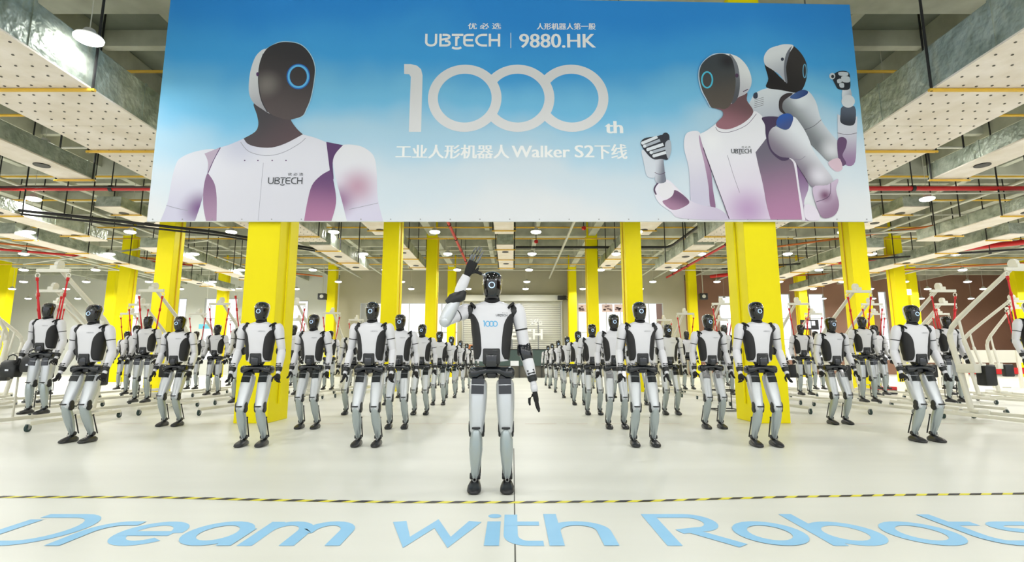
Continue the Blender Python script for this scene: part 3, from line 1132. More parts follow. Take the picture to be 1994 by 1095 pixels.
F.line([(1004 + 9 * math.cos(t * PI / 10), 270 + 36 * math.sin(t * PI / 10)) for t in range(20)], 5, F.m((110, 180, 216)), True, False)
# raised arm of the back robot
F.shape([(880, 440), (925, 402), (1010, 372), (1062, 430), (1092, 530), (1145, 605), (1185, 655), (1195, 735), (1140, 758), (1075, 700), (1015, 640), (950, 560), (890, 500)],
        F.m((220, 226, 236), (120, 124, 130), (1070, 470), (960, 560), spots=[(1150, 690, 90, (216, 218, 226)), (985, 420, 70, (230, 236, 244))]), sharp=())
F.line([(1000, 585), (1050, 565), (1092, 530)], 2.5, seam)
F.shape([(925, 408), (985, 372), (1020, 378), (1012, 398), (960, 420)], F.m((70, 100, 160), (44, 70, 130), (940, 380), (1010, 410)))
F.shape([(870, 420), (905, 390), (940, 392), (892, 430), (885, 470), (905, 500), (870, 480)], F.m((60, 52, 56)))
F.shape([(1178, 500), (1230, 520), (1284, 512), (1280, 640), (1272, 755), (1235, 776), (1200, 740), (1182, 640)], F.m((214, 218, 230), (150, 120, 160), (1230, 560), (1250, 770)), sharp=(0, 2))
F.line([(1178, 600), (1230, 610), (1282, 600)], 2.5, seam)
F.shape([(1178, 640), (1205, 622), (1228, 640), (1222, 680), (1205, 720), (1225, 762), (1200, 775), (1182, 730)], F.m((100, 72, 110)))
F.shape([(1128, 760), (1185, 735), (1205, 790), (1170, 806)], F.m((216, 190, 206)))
F.shape([(1205, 460), (1270, 460), (1272, 545), (1240, 562), (1196, 545), (1195, 500)], F.m((88, 98, 116), (50, 54, 66), (1230, 470), (1230, 555)))
F.shape([(1208, 360), (1245, 362), (1252, 420), (1205, 420)], F.m((224, 230, 240), (180, 186, 200), (1210, 380), (1250, 400)))
F.ell(1235, 432, 36, 34, F.m((222, 226, 234)))
hk = F.m((38, 44, 54))
hw = F.m((206, 214, 224))
F.shape([(1150, 300), (1185, 272), (1235, 276), (1246, 320), (1240, 368), (1185, 368), (1165, 340)], hk)
F.shape([(1186, 276), (1232, 278), (1230, 296), (1188, 294)], hw)
F.shape([(1200, 300), (1240, 302), (1242, 330), (1205, 328)], hw)
F.ell(1150, 298, 16, 17, hw)
F.ell(1152, 300, 8, 9, hk)
F.shape([(1176, 318), (1196, 312), (1200, 330), (1180, 336)], hw)
F.shape([(1188, 338), (1210, 336), (1212, 358), (1192, 358)], hw)
F.done('printed_robot', 'printed robot seen from behind at the banner right, fist raised')

F = Fig(1200, 40, 2.738)
F.layer = 34
glow = F.m((190, 214, 236))
dk = F.m((84, 62, 92))
seam = F.m((120, 110, 134))
larm = [(445, 600), (400, 592), (368, 612), (360, 680), (384, 780), (392, 880), (396, 960), (420, 985), (500, 992), (525, 1000), (512, 900), (480, 760), (462, 680)]
F.shape(larm, F.m((236, 234, 244), (206, 202, 224), (390, 640), (470, 960)))
F.shape([(440, 612), (462, 660), (500, 780), (514, 900), (528, 1000), (500, 990), (490, 880), (468, 760), (446, 670)], F.m((190, 160, 190), (140, 104, 140), (450, 640), (510, 980)))
fore = [(530, 1000), (450, 985), (384, 955), (335, 905), (276, 852), (228, 860), (202, 915), (228, 975), (290, 1020), (345, 1056), (600, 1064), (580, 1030)]
F.shape(fore, F.m((236, 232, 244), (206, 196, 220), (300, 880), (500, 1040)))
F.shape([(312, 905), (385, 960), (370, 990), (300, 1012), (245, 968), (280, 950)], F.m((118, 84, 116), (170, 130, 160), (320, 930), (290, 1000)))
F.ell(265, 908, 42, 44, F.m((234, 232, 240)))
F.line([(212, 930), (202, 900), (222, 868), (245, 865)], 8, dk)
F.shape([(202, 742), (250, 738), (258, 815), (262, 862), (210, 864), (205, 800)], F.m((214, 218, 230), (120, 124, 140), (205, 780), (258, 790)), sharp=(0, 1))
F.shape([(135, 690), (200, 745), (206, 830), (180, 840), (160, 825), (150, 780)], F.m((216, 222, 234)))
F.line([(204, 812), (232, 822), (260, 812)], 3, dk)
hd = F.m((48, 50, 60))
hg = F.m((176, 184, 196))
hl = F.m((226, 232, 240))
F.shape([(130, 660), (150, 630), (210, 620), (245, 612), (280, 625), (288, 690), (275, 742), (240, 740), (200, 742), (165, 715)], hd)
for (a, b_, c, d) in [((140, 655), (218, 622), 17, hl), ((150, 672), (232, 640), 16, hg), ((168, 690), (250, 662), 18, hl), ((185, 706), (265, 682), 16, hg), ((200, 724), (275, 702), 17, hl)]:
    F.line([a, b_], c, d, smooth=False)
    F.ell(a[0], a[1], 9, 9, hl)
F.shape([(245, 612), (262, 600), (280, 612), (280, 640), (255, 645)], hd)
F.shape([(260, 655), (285, 640), (292, 690), (276, 740), (262, 700)], hg)
# torso
side = [(740, 705), (770, 655), (805, 630), (850, 700), (930, 745), (950, 800), (965, 900), (988, 1063), (815, 1063), (780, 880), (756, 780)]
F.shape([(905, 735), (950, 742), (975, 900), (1005, 1063), (985, 1063), (960, 880)], F.m((232, 228, 240)))
F.shape(side, F.m((110, 104, 122), (178, 128, 166), (800, 680), (900, 1060)), sharp=(7, 8))
torso = [(530, 552), (482, 588), (442, 608), (462, 680), (500, 780), (560, 950), (600, 1063), (820, 1063), (798, 980), (780, 880), (756, 780), (740, 705), (790, 640), (812, 600), (780, 520), (745, 488), (725, 490), (680, 545), (600, 580), (545, 575)]
F.shape(torso, F.m((238, 238, 246), (218, 206, 228), (560, 620), (700, 1060), spots=[(500, 640, 90, (244, 244, 250)), (700, 1010, 160, (190, 160, 200))]), sharp=(0, 2, 6, 7, 11, 15))
F.line([(528, 572), (545, 594), (600, 598), (690, 562), (745, 500)], 3, seam)
F.line([(590, 720), (620, 820), (655, 920)], 2, seam)
F.line([(462, 680), (500, 790), (560, 950), (600, 1060)], 3.5, dk)
F.shape([(775, 520), (850, 515), (870, 530), (825, 600), (830, 660), (920, 730), (880, 750), (820, 700), (795, 620), (790, 560)], F.m((72, 56, 88)))
arm = [(808, 625), (820, 585), (850, 568), (905, 586), (940, 515), (985, 562), (1020, 625), (1045, 690), (1092, 765), (1152, 850), (1120, 882), (1045, 892), (1005, 840), (960, 770), (930, 738), (870, 728), (825, 690)]
F.shape(arm, F.m((232, 236, 244), (128, 118, 136), (980, 600), (870, 720), spots=[(1080, 830, 90, (222, 220, 232)), (960, 560, 60, (236, 240, 248))]))
F.line([(930, 738), (975, 745), (1005, 725)], 2, seam)
F.shape([(850, 545), (870, 510), (912, 498), (940, 517), (930, 560), (908, 584), (862, 572)], F.m((44, 92, 180), (66, 84, 140), (860, 510), (900, 580)))
F.shape([(1045, 892), (1120, 880), (1172, 848), (1180, 860), (1168, 905), (1184, 985), (1160, 1040), (1098, 1054), (1064, 990)], F.m((206, 190, 214), (150, 120, 150), (1060, 900), (1160, 1030), spots=[(1110, 935, 50, (120, 80, 112))]))
F.line([(1140, 870), (1130, 940), (1060, 970)], 3, dk)
F.shape([(1000, 985), (1060, 1000), (1080, 1063), (1010, 1063)], F.m((228, 220, 236)))
# neck and head
F.shape([(500, 462), (558, 482), (566, 512), (530, 552), (545, 576), (600, 582), (680, 546), (728, 490), (694, 430), (692, 388), (620, 420), (560, 440)], F.m((110, 80, 86), (156, 108, 120), (640, 440), (600, 570)))
F.line([(612, 190), (560, 180), (505, 190), (452, 240), (438, 300), (452, 372), (480, 425), (500, 466)], 8, glow)
F.shape([(575, 183), (640, 194), (690, 240), (716, 300), (716, 350), (690, 392), (650, 412), (600, 440), (600, 250)], F.m((240, 242, 246), (200, 200, 210), (690, 260), (650, 400)))
F.shape([(600, 184), (640, 230), (655, 300), (655, 370), (640, 425), (610, 440), (615, 300)], F.m((126, 130, 140), (86, 88, 96), (640, 250), (630, 420)))
F.shape([(580, 184), (612, 205), (628, 260), (634, 330), (625, 400), (604, 455), (575, 476), (540, 470), (505, 466), (480, 422), (455, 372), (440, 300), (452, 240), (495, 198), (540, 182)],
        F.m((64, 70, 76), (92, 84, 78), (520, 220), (570, 440), spots=[(590, 220, 70, (42, 40, 46))]))
F.ell(640, 297, 9, 11, dk)
F.line([(673, 383), (700, 370)], 5, dk, smooth=False)
F.line([(482 + 28 * math.cos(t * PI / 14), 320 + 42 * math.sin(t * PI / 14)) for t in range(28)], 9, F.m((84, 200, 232)), True, False)
F.done('printed_robot', 'printed white robot at the banner right with its fist up, blue ring face at left')

# ---- banner lettering
FL = 0.045


def banner_text(build, mtl, name, lab, y=BY - .003):
    bm_ = bmesh.new()
    build(bm_)
    for v in bm_.verts:
        v.co = Vector((v.co.x, y - v.co.z, v.co.y))
    me_ = bm_mesh(bm_, mtl)
    orient_up(me_, BZ)
    return add(name, me_, banner, label=lab)


def rect(x0, y0, x1, y1):
    a_, b_ = bpt(x0, y1), bpt(x1, y0)
    return a_[0], a_[1], b_[0], b_[1]


def build_1000(bm_):
    r = .0
    # the 1
    pts = [(787, 125), (800, 125), (812, 128), (820, 135), (823, 147), (820, 257), (796, 257), (800, 150), (797, 145), (787, 144)]
    co = [bpt(*p) for p in pts]
    vs = [bm_.verts.new((c[0], c[1], 0)) for c in co]
    for t in tessellate_polygon([[Vector((c[0], c[1], 0)) for c in co]]):
        bm_.faces.new([vs[i] for i in t])
    # rings; the second and third start behind the one before
    X0, Z0 = bpt(905, 191)
    k = .0
    for i, cx_ in enumerate((905, 1008, 1113)):
        C_ = bpt(cx_, 191)
        rx = bpt(cx_ + 62, 191)[0] - C_[0]
        rz = bpt(cx_, 135)[1] - C_[1]
        prev_in = None
        pts_ = []
        for t in range(64):
            a_ = 2 * PI * t / 64
            pts_.append((C_[0] + rx * math.cos(a_), C_[1] + rz * math.sin(a_)))
        if i > 0:
            # drop the piece that lies inside the ring before
            Cp = bpt((905, 1008, 1113)[i - 1], 191)
            keep = [((p[0] - Cp[0]) / rx) ** 2 + ((p[1] - Cp[1]) / rz) ** 2 > .95 for p in pts_]
            st_ = next(t for t in range(64) if keep[t] and not keep[t - 1])
            seq = [pts_[(st_ + t) % 64] for t in range(64) if keep[(st_ + t) % 64]]
            ribbon(bm_, seq, .178, closed=False, z=.0004 * i)
        else:
            ribbon(bm_, pts_, .178, closed=True)


banner_text(build_1000, M_PRINTG, 'banner_number', 'big white number 1000 with linked rings')


def put_text(txt, r, mtl=M_PRINTW, bold=0, name='banner_lettering', lab=None, strokes=None):
    def f_(bm_):
        x0, z0, x1, z1 = rect(*r)
        if strokes:
            word(bm_, txt, x0, z0, z1 - z0, strokes, width=x1 - x0 + .02)
            return
        for i in range(bold + 1):
            font_bm(bm_, txt, x0 + .009 * i, z0, x1 + .009 * i, z1, z=.0002 * i)
    o_ = banner_text(f_, mtl, name, lab)
    o_['kind'] = 'stuff'


put_text('UBTECH', (827, 66, 975, 91), strokes=.17, lab='white UBTECH lettering')
put_text('9880.HK', (1011, 66, 1158, 93), bold=2, lab='white 9880.HK lettering')
put_text('优 必 选', (911, 45, 975, 57), bold=1, lab='small white Chinese characters over UBTECH')
put_text('人形机器人第一股', (1045, 45, 1159, 58), bold=1, lab='small white Chinese characters over 9880.HK')
put_text('工业人形机器人', (770, 282, 990, 309), bold=2, lab='white Chinese line left of Walker')
put_text('Walker', (996, 284, 1108, 307), bold=2, lab='white Walker lettering')
put_text('S2', (1119, 283, 1155, 307), bold=2, lab='white S2 lettering')
put_text('下线', (1158, 281, 1219, 310), bold=2, lab='last two Chinese characters of the line')
put_text('th', (1178, 236, 1210, 260), bold=3, lab='small white th beside the big number')


def build_rule(bm_):
    x0, z0, x1, z1 = rect(994, 64, 995.2, 94)
    bm_.faces.new([bm_.verts.new(p) for p in ((x0, z0, 0), (x1, z0, 0), (x1, z1, 0), (x0, z1, 0))])


banner_text(build_rule, M_PRINTW, 'dividing_rule', None)


def build_l1(bm_):
    x0, z0, x1, z1 = rect(522, 346, 590, 359)
    word(bm_, 'UBTECH', x0, z0, z1 - z0, .13, width=x1 - x0 + .01)
    x0, z0, x1, z1 = rect(561, 337, 591, 342.5)
    font_bm(bm_, '优 必 选', x0, z0, x1, z1)


banner_text(build_l1, M_INK, 'chest_logo', 'dark UBTECH logo on the left printed chest', BY - .012)


def build_l2(bm_):
    x0, z0, x1, z1 = rect(1423, 291, 1461, 300)
    word(bm_, 'UBTECH', x0, z0, z1 - z0, .14, width=x1 - x0 + .01)
    x0, z0, x1, z1 = rect(1443, 286, 1460, 289.5)
    font_bm(bm_, '优 必 选', x0, z0, x1, z1)


banner_text(build_l2, M_INK, 'chest_logo', 'small dark logo on the right printed chest', BY - .028)

# ================================================================ FLOOR MARKS
# hazard tape: slightly bent polyline across the floor
tp = [on_floor(x, y) for x, y in ((-60, 968.5), (300, 969), (520, 974.5), (760, 978.5), (1000, 979), (1250, 976.5), (1500, 969), (1720, 965), (2060, 961))]
tr = add('hazard_tape', None, cat='tape', label='yellow and black hazard tape line across the pale floor', loc=(0, 0, 0))
bmY, bmB = bmesh.new(), bmesh.new()
W_ = .028
for i in range(len(tp) - 1):
    a_, b_ = Vector((*tp[i], 0)), Vector((*tp[i + 1], 0))
    d_ = (b_ - a_).normalized()
    n_ = Vector((-d_.y, d_.x, 0))
    vs = [bmY.verts.new(p + Vector((0, 0, .0012))) for p in (a_ - n_ * W_, b_ - n_ * W_, b_ + n_ * W_, a_ + n_ * W_)]
    bmY.faces.new(vs)
tot, x = 0, tp[0][0]


def tape_y(x):
    for i in range(len(tp) - 1):
        if tp[i][0] <= x <= tp[i + 1][0]:
            t = (x - tp[i][0]) / (tp[i + 1][0] - tp[i][0])
            return tp[i][1] * (1 - t) + tp[i + 1][1] * t
    return tp[-1][1]


add('tape_strip', bm_mesh(bmY, M_TAPEY), tr)
while x < tp[-1][0] - .2:
    y0_, y1_ = tape_y(x), tape_y(x + .09)
    bmB = bmesh.new()
    vs = [bmB.verts.new((px, py, .0024)) for px, py in ((x, y0_ - W_), (x + .09, y1_ - W_), (x + .15, y1_ + W_), (x + .06, y0_ + W_))]
    bmB.faces.new(vs)
    add('black_stripe', bm_mesh(bmB, M_TAPEB), tr)
    x += .172

# floor slogan
sl = add('floor_slogan', None, cat='lettering', label='light blue Dream with Robots lettering painted on the floor', loc=(0, 0, 0))
FY0 = 3.12


def slog(txt, x0, x1, T=.135):
    bm_ = bmesh.new()
    word(bm_, txt, x0, FY0, .62, T, width=x1 - x0, zstep=0.0006)
    for v in bm_.verts:
        v.co.z += .0015
    me_ = bm_mesh(bm_, M_FLOORBLUE)
    orient_up(me_, Vector((0, 0, 1)))
    add('slogan_word', me_, sl)


slog('Dream', -3.08, -.91)
slog('with', -.73, .64)
slog('Robots', .87, 3.3)

# joints and worn lines
bm = bmesh.new()
jx = on_floor(1002, 1080)[0]
vs = [bm.verts.new(p) for p in ((jx - .004, 1, .001), (jx + .004, 1, .001), (jx + .012, 6.5, .001), (jx + .004, 6.5, .001))]
bm.faces.new(vs)
me = bm_mesh(bm, M_JOINT)
orient_up(me, Vector((0, 0, 1)))
add('trim_1', me, kind='structure')
bm = bmesh.new()
x = -12
while x < 12:
    w = random.uniform(.25, .7)
    if random.random() < .8:
        vs = [bm.verts.new(p) for p in ((x, 9.02, .001), (x + w, 9.02, .001), (x + w, 9.07, .001), (x, 9.07, .001))]
        bm.faces.new(vs)
    x += w + random.uniform(.05, .3)
me = bm_mesh(bm, M_WORN)
orient_up(me, Vector((0, 0, 1)))
add('trim_2', me, kind='structure')


# ================================================================ ROBOTS
def torso_r(v):
    """half width, half depth, front shift at height fraction v (0 waist .. 1 shoulder)"""
    ks = [(0, .136, .08), (.12, .146, .096), (.35, .156, .113), (.6, .168, .124), (.8, .176, .122), (.92, .166, .105), (.97, .15, .09), (1.0, .125, .07)]
    for i in range(len(ks) - 1):
        if v <= ks[i + 1][0]:
            t = (v - ks[i][0]) / (ks[i + 1][0] - ks[i][0])
            t = t * t * (3 - 2 * t)
            return [ks[i][q] * (1 - t) + ks[i + 1][q] * t for q in (1, 2)]
    return ks[-1][1:]


TZ0, TZ1 = 1.0, 1.485


def torso_p(a, v, s=1.0):
    rx, ry = torso_r(v)
    ca, sa = math.cos(a), math.sin(a)
    p = 2 / 2.7
    x = math.copysign(abs(ca) ** p, ca) * rx * s
    y = math.copysign(abs(sa) ** p, sa) * ry * s
    z = TZ0 + (TZ1 - TZ0) * v
    return Vector((x, y, z + (.02 * abs(x) / .17 if v < .05 else 0)))


def torso_full(bm, mi=0, n=40):
    vs_ = [0, .03, .07, .12, .17, .22, .28, .35, .42, .48, .54, .6, .65, .7, .75, .8, .84, .87, .9, .92, .94, .955, .97, .98, 1.0]
    prev = None
    for v in vs_:
        row = [bm.verts.new(torso_p(2 * PI * i / n, v)) for i in range(n)]
        if prev:
            for i in range(n):
                bm.faces.new((prev[i], prev[(i + 1) % n], row[(i + 1) % n], row[i])).material_index = mi
        else:
            bm.faces.new(row[::-1]).material_index = mi
        prev = row
    # closing dome toward the neck
    for k, zz in ((.75, .012), (.55, .022)):
        row = [bm.verts.new(Vector((w.co.x * k / (1 if k == .75 else .75), w.co.y * k / (1 if k == .75 else .75), TZ1 + zz))) for w in prev]
        for i in range(n):
            bm.faces.new((prev[i], prev[(i + 1) % n], row[(i + 1) % n], row[i])).material_index = mi
        prev = row
    bm.faces.new(prev).material_index = mi


def side_panel(bm, s):
    """tall black oval plate set in the flank, with strap toward the shoulder"""
    rows = 18
    cols = 10
    out = []
    us = [-1, -1] + [-1 + 2 * i / cols for i in range(1, cols)] + [1, 1]
    ts = [0, 0] + [j / rows for j in range(1, rows)] + [1, 1]
    for j, t in enumerate(ts):
        v = .012 + (.85 - .012) * t
        wdt = .97 * max(0, 1 - abs(2 * t - 1) ** (5 if t < .5 else 3.2)) ** .5 * (1 - .1 * t) + .05
        row = []
        for i, u in enumerate(us):
            edge = .93 if i in (0, len(us) - 1) or j in (0, len(ts) - 1) else 1.028
            a = -.14 + wdt * u
            row.append(bm.verts.new(torso_p(a if s > 0 else PI - a, v, edge)))
        out.append(row)
    for j in range(len(ts) - 1):
        for i in range(len(us) - 1):
            bm.faces.new((out[j][i], out[j][i + 1], out[j + 1][i + 1], out[j + 1][i]))


def head_surface(a, v, k=1.0):
    """egg head; a = angle round z (front is -y), v 0 chin .. 1 top"""
    prof = [(0, .036, .03), (.05, .05, .05), (.15, .064, .072), (.3, .074, .088), (.5, .081, .098), (.68, .084, .103), (.82, .079, .096), (.92, .064, .077), (.975, .038, .046), (1, .012, .014)]
    for i in range(len(prof) - 1):
        if v <= prof[i + 1][0]:
            t = (v - prof[i][0]) / (prof[i + 1][0] - prof[i][0])
            rx = prof[i][1] * (1 - t) + prof[i + 1][1] * t
            ry = prof[i][2] * (1 - t) + prof[i + 1][2] * t
            break
    z = 1.515 + .245 * v
    yo = -.028 * (1 - v) + .0
    return Vector((rx * math.cos(a) * k, yo + ry * math.sin(a) * k, 1.64 + (z - 1.64) * (1 + (k - 1) * .8)))


HV = [0, .05, .15, .3, .42, .5, .6, .68, .75, .82, .87, .92, .95, .975, 1]


def build_head(bm):
    n = 24
    prev = None
    for v in HV:
        row = [bm.verts.new(head_surface(2 * PI * i / n, v)) for i in range(n)]
        if prev:
            for i in range(n):
                bm.faces.new((prev[i], prev[(i + 1) % n], row[(i + 1) % n], row[i]))
        else:
            bm.faces.new(row[::-1])
        prev = row
    bm.faces.new(prev)


def build_head_shell(bm):
    n = 16
    rows = []
    for v in [.17, .2, .3, .42, .5, .6, .68, .75, .82, .87, .92, .96]:
        span = 1.38 - (.55 if v > .9 else .25 * max(0, (v - .6) / .3)) - (.45 * (.3 - v) / .13 if v < .3 else 0)
        row = []
        for i in range(n + 1):
            a = PI / 2 + span * (2 * i / n - 1)
            k = 1.0 if i in (0, n) or v in (.17, .96) else 1.07
            row.append(bm.verts.new(head_surface(a, v, k)))
        rows.append(row)
    for j in range(len(rows) - 1):
        for i in range(n):
            bm.faces.new((rows[j][i], rows[j][i + 1], rows[j + 1][i + 1], rows[j + 1][i]))


def fingers(bm, wrist, tip, spread, mi_w=0, mi_f=0, thumb_dir=None, curl=.35, up=None, sub=None):
    """palm and five fingers from wrist to tip; spread = palm width direction"""
    wrist, tip, spread = Vector(wrist), Vector(tip), Vector(spread).normalized()
    d = (tip - wrist)
    L = d.length
    d.normalize()
    spread = (spread - d * spread.dot(d)).normalized()
    nrm = d.cross(spread)
    pe = wrist + d * L * .48
    limb(bm, wrist, pe, [(0, .024, .018), (.25, .034, .019), (.7, .041, .018), (1, .039, .014)], 12, mi_w, ref=spread, e=3)
    for i, (o_, ln_) in enumerate(((-.031, .84), (-.0105, 1.0), (.0105, .96), (.031, .8))):
        b0 = pe + spread * o_ - d * .01
        fl = L * .54 * ln_
        p1 = b0 + d * fl * .42 + spread * o_ * .15
        p2 = p1 + (d * math.cos(curl) + nrm * math.sin(curl)).normalized() * fl * .32
        p3 = p2 + (d * math.cos(curl * 1.9) + nrm * math.sin(curl * 1.9)).normalized() * fl * .26
        tb = sub if sub is not None else bm
        tube(tb, [b0, p1, p2, p3], [.0095, .009, .008, .006], 8, mi_f)
    td = Vector(thumb_dir).normalized() if thumb_dir is not None else -spread
    t0 = wrist + d * L * .14 + td * .018
    t1 = t0 + (td * .75 + d * .65).normalized() * .045
    t2 = t1 + (td * .15 + d * .9).normalized() * .03
    t3 = t2 + (td * -.05 + d * .9).normalized() * .022
    tube(bm, [t0, t1, t2, t3], [.014, .012, .01, .007], 8, mi_w)


def chest_print(torso_me, build, mtl):
    """flat lettering wrapped onto the chest"""
    tb = bmesh.new()
    tb.from_mesh(torso_me)
    tree = BVHTree.FromBMesh(tb)
    bm_ = bmesh.new()
    build(bm_)
    for v in bm_.verts:
        h = tree.ray_cast(Vector((v.co.x, -1, v.co.y)), Vector((0, 1, 0)))
        y_ = h[0].y if h[0] is not None else -.1
        v.co = Vector((v.co.x, y_ - .0018 - v.co.z, v.co.y))
    tb.free()
    me_ = bm_mesh(bm_, mtl)
    orient_up(me_, Vector((0, -1, 0)))
    return me_


def make_robot(pose):
    """-> list of (name, mesh, label, [(name, mesh, label) ...])"""
    P_ = []
    hero = pose == 'salute'
    bent = pose == 'stand'
    # joints
    if bent:
        hip, knee, ank = (.098, .01, .86), (.112, -.13, .455), (.122, .02, .1)
        dz = 0
    else:
        hip, knee, ank = (.1, .0, .87), (.112, -.025, .465), (.125, .0, .095)
    if hero:
        hip, knee, ank = (.108, 0, .87), (.118, -.02, .46), (.128, 0, .095)
    # torso group
    bm = bmesh.new()
    torso_full(bm)
    me_t = bm_mesh(bm, M_WHITE, True, angle=1.1)
    subs = []
    for s in (-1, 1):
        bm = bmesh.new()
        side_panel(bm, s)
        subs.append(('side_panel', bm_mesh(bm, M_PANEL, True), 'black oval flank panel'))
    bm = bmesh.new()
    box(bm, (-.07, -.112, .985), (.07, -.03, 1.115), 0, .014)
    box(bm, (-.045, -.122, .965), (.045, -.04, 1.07), 1, .012)
    box(bm, (-.055, -.116, 1.085), (.055, -.1, 1.097), 1, .003)
    subs.append(('waist_recess', bm_mesh(bm, [M_BLACK, M_DKBLUE], True, angle=.6), 'black waist joint in a recess'))

    if hero:
        def bl(b2):
            word(b2, 'UBTECH', .035, 1.372, .018, .17, width=.095)
            font_bm(b2, '优 必 选', .085, 1.397, .13, 1.405)

        def b1000(b2):
            ribbon(b2, [(-.068, 1.333), (-.06, 1.333), (-.057, 1.328), (-.057, 1.288)], .008)
            for cx2 in (-.03, .0, .03):
                ribbon(b2, [(cx2 + .0175 * math.cos(t * PI / 12), 1.3105 + .0205 * math.sin(t * PI / 12)) for t in range(24)], .007, closed=True, z=.0004 * (cx2 > 0))
        subs.append(('chest_logo', chest_print(me_t, bl, M_INK), 'small dark UBTECH logo'))
        subs.append(('chest_number', chest_print(me_t, b1000, M_INKBLUE), 'blue number 1000'))
    else:
        def bl(b2):
            word(b2, 'UBTECH', .018, 1.375, .013, .2, width=.085)
        subs.append(('chest_logo', chest_print(me_t, bl, mat('logo_pale', (150, 152, 158), .6)), 'small grey UBTECH logo'))
    bm = bmesh.new()
    rr = []
    for i in range(28):
        a = 2 * PI * i / 28
        rr.append((.088 * math.cos(a), .078 * math.sin(a) - .006, 1.492 - .012 * max(0, -math.sin(a)) * 1.6))
    n = len(rr)
    prev = None
    rows = []
    for i in range(n):
        c = Vector(rr[i])
        rad = Vector((c.x, c.y, 0)).normalized()
        rows.append([bm.verts.new(c + rad * .012 * math.cos(b) + Vector((0, 0, .01 * math.sin(b)))) for b in [k * PI / 3 for k in range(6)]])
    for i in range(n):
        for j in range(6):
            bm.faces.new((rows[i][j], rows[(i + 1) % n][j], rows[(i + 1) % n][(j + 1) % 6], rows[i][(j + 1) % 6]))
    subs.append(('collar', bm_mesh(bm, M_WHITE, True), None))
    for s in (-1, 1):
        bm = bmesh.new()
        pts = []
        for k in range(9):
            a = -1.15 + 2.3 * k / 8
            pts.append((s * (.176 - .05 * abs(math.sin(a)) ** 2 * (1 if math.cos(a) > 0 else 1)), .085 * math.sin(a), 1.405 + .085 * math.cos(a)))
        tube(bm, pts, .011, 8)
        subs.append(('shoulder_strap', bm_mesh(bm, M_BLACKT, True), 'black strap over the shoulder'))
    P_.append(('torso', me_t, None, subs))
    # neck + head
    bm = bmesh.new()
    rings(bm, [(Vector((0, 0, 1.455)), Vector((.088, 0, 0)), Vector((0, .08, 0)), 2), (Vector((0, 0, 1.49)), Vector((.078, 0, 0)), Vector((0, .07, 0)), 2),
               (Vector((0, 0, 1.515)), Vector((.064, 0, 0)), Vector((0, .06, 0)), 2), (Vector((0, 0, 1.55)), Vector((.058, 0, 0)), Vector((0, .057, 0)), 2),
               (Vector((0, 0, 1.6)), Vector((.057, 0, 0)), Vector((0, .06, 0)), 2)], 20)
    P_.append(('neck', bm_mesh(bm, M_BLACKT, True, angle=1), None, []))
    bm = bmesh.new()
    build_head(bm)
    me_h = bm_mesh(bm, M_BLACKG, True)
    sh = []
    bm = bmesh.new()
    build_head_shell(bm)
    sh.append(('head_shell', bm_mesh(bm, M_WHITE, True), 'white shell at the back of the head'))
    if pose != 'hang':
        bm = bmesh.new()
        c = head_surface(-PI / 2, .47)
        torus(bm, c + Vector((0, -.001, .0)), .0235, .0034, Vector((1, 0, 0)), Vector((0, .08, 1)).normalized(), 24, 6)
        sh.append(('ring_light', bm_mesh(bm, M_RING, True), 'glowing pale blue ring on the black face'))
        bm = bmesh.new()
        for sx in (-1, 1):
            p = head_surface(-PI / 2 + sx * .42, .66)
            tube(bm, [p + Vector((0, .002, 0)), p + Vector((0, -.003, 0))], .007, 10)
        sh.append(('face_camera', bm_mesh(bm, M_STEEL), None))
    P_.append(('head', me_h, 'glossy black egg-shaped head', sh))
    # waist and pelvis
    bm = bmesh.new()
    rings(bm, [(Vector((0, .0, .90)), Vector((.05, 0, 0)), Vector((0, .05, 0)), 2.5), (Vector((0, 0, .955)), Vector((.045, 0, 0)), Vector((0, .05, 0)), 2.5),
               (Vector((0, 0, .985)), Vector((.062, 0, 0)), Vector((0, .055, 0)), 2.5), (Vector((0, 0, 1.03)), Vector((.085, 0, 0)), Vector((0, .065, 0)), 2.5)], 16)
    P_.append(('waist', bm_mesh(bm, M_BLACK, True, angle=.8), None, []))
    bm = bmesh.new()
    Z = .922
    rings(bm, [(Vector((x_, -.01, Z + dz_)), Vector((0, ry_, 0)), Vector((0, 0, rz_)), 2.8) for x_, ry_, rz_, dz_ in
               ((-.19, .03, .022, -.006), (-.184, .06, .04, -.006), (-.165, .078, .05, -.006), (-.12, .084, .05, -.004), (-.07, .076, .034, .012), (-.03, .072, .028, .018), (.03, .072, .028, .018),
                (.07, .076, .034, .012), (.12, .084, .05, -.004), (.165, .078, .05, -.006), (.184, .06, .04, -.006), (.19, .03, .022, -.006))], 18)
    sp_ = []
    bm2 = bmesh.new()
    box(bm2, (-.04, -.05, .875), (.04, .05, .925), 0, .014)
    sp_.append(('pelvis_block', bm_mesh(bm2, M_BLACK, True, angle=.6), None))
    P_.append(('pelvis', bm_mesh(bm, M_DKBLUE, True, angle=1), 'glossy black pelvis unit', sp_))
    # legs
    for s in (-1, 1):
        h_, k_, a_ = [Vector((p[0] * s, p[1], p[2])) for p in (hip, knee, ank)]
        bm = bmesh.new()
        ball(bm, h_ + Vector((0, 0, .0)), .052, .06, .05)
        box(bm, (h_.x - .045, h_.y - .062, h_.z - .05), (h_.x + .045, h_.y + .03, h_.z + .03), 0, .015)
        P_.append(('hip_joint', bm_mesh(bm, M_BLACK, True, angle=.7), None, []))
        bm = bmesh.new()
        th0 = h_ + Vector((0, 0, -.005))
        limb(bm, th0, k_, [(0, .05, .05), (.03, .066, .068), (.1, .073, .078), (.3, .074, .08), (.55, .071, .076), (.75, .065, .07), (.9, .06, .066), (1.0, .056, .062), (1.07, .046, .05), (1.1, .03, .034)], 20, e=2.5)
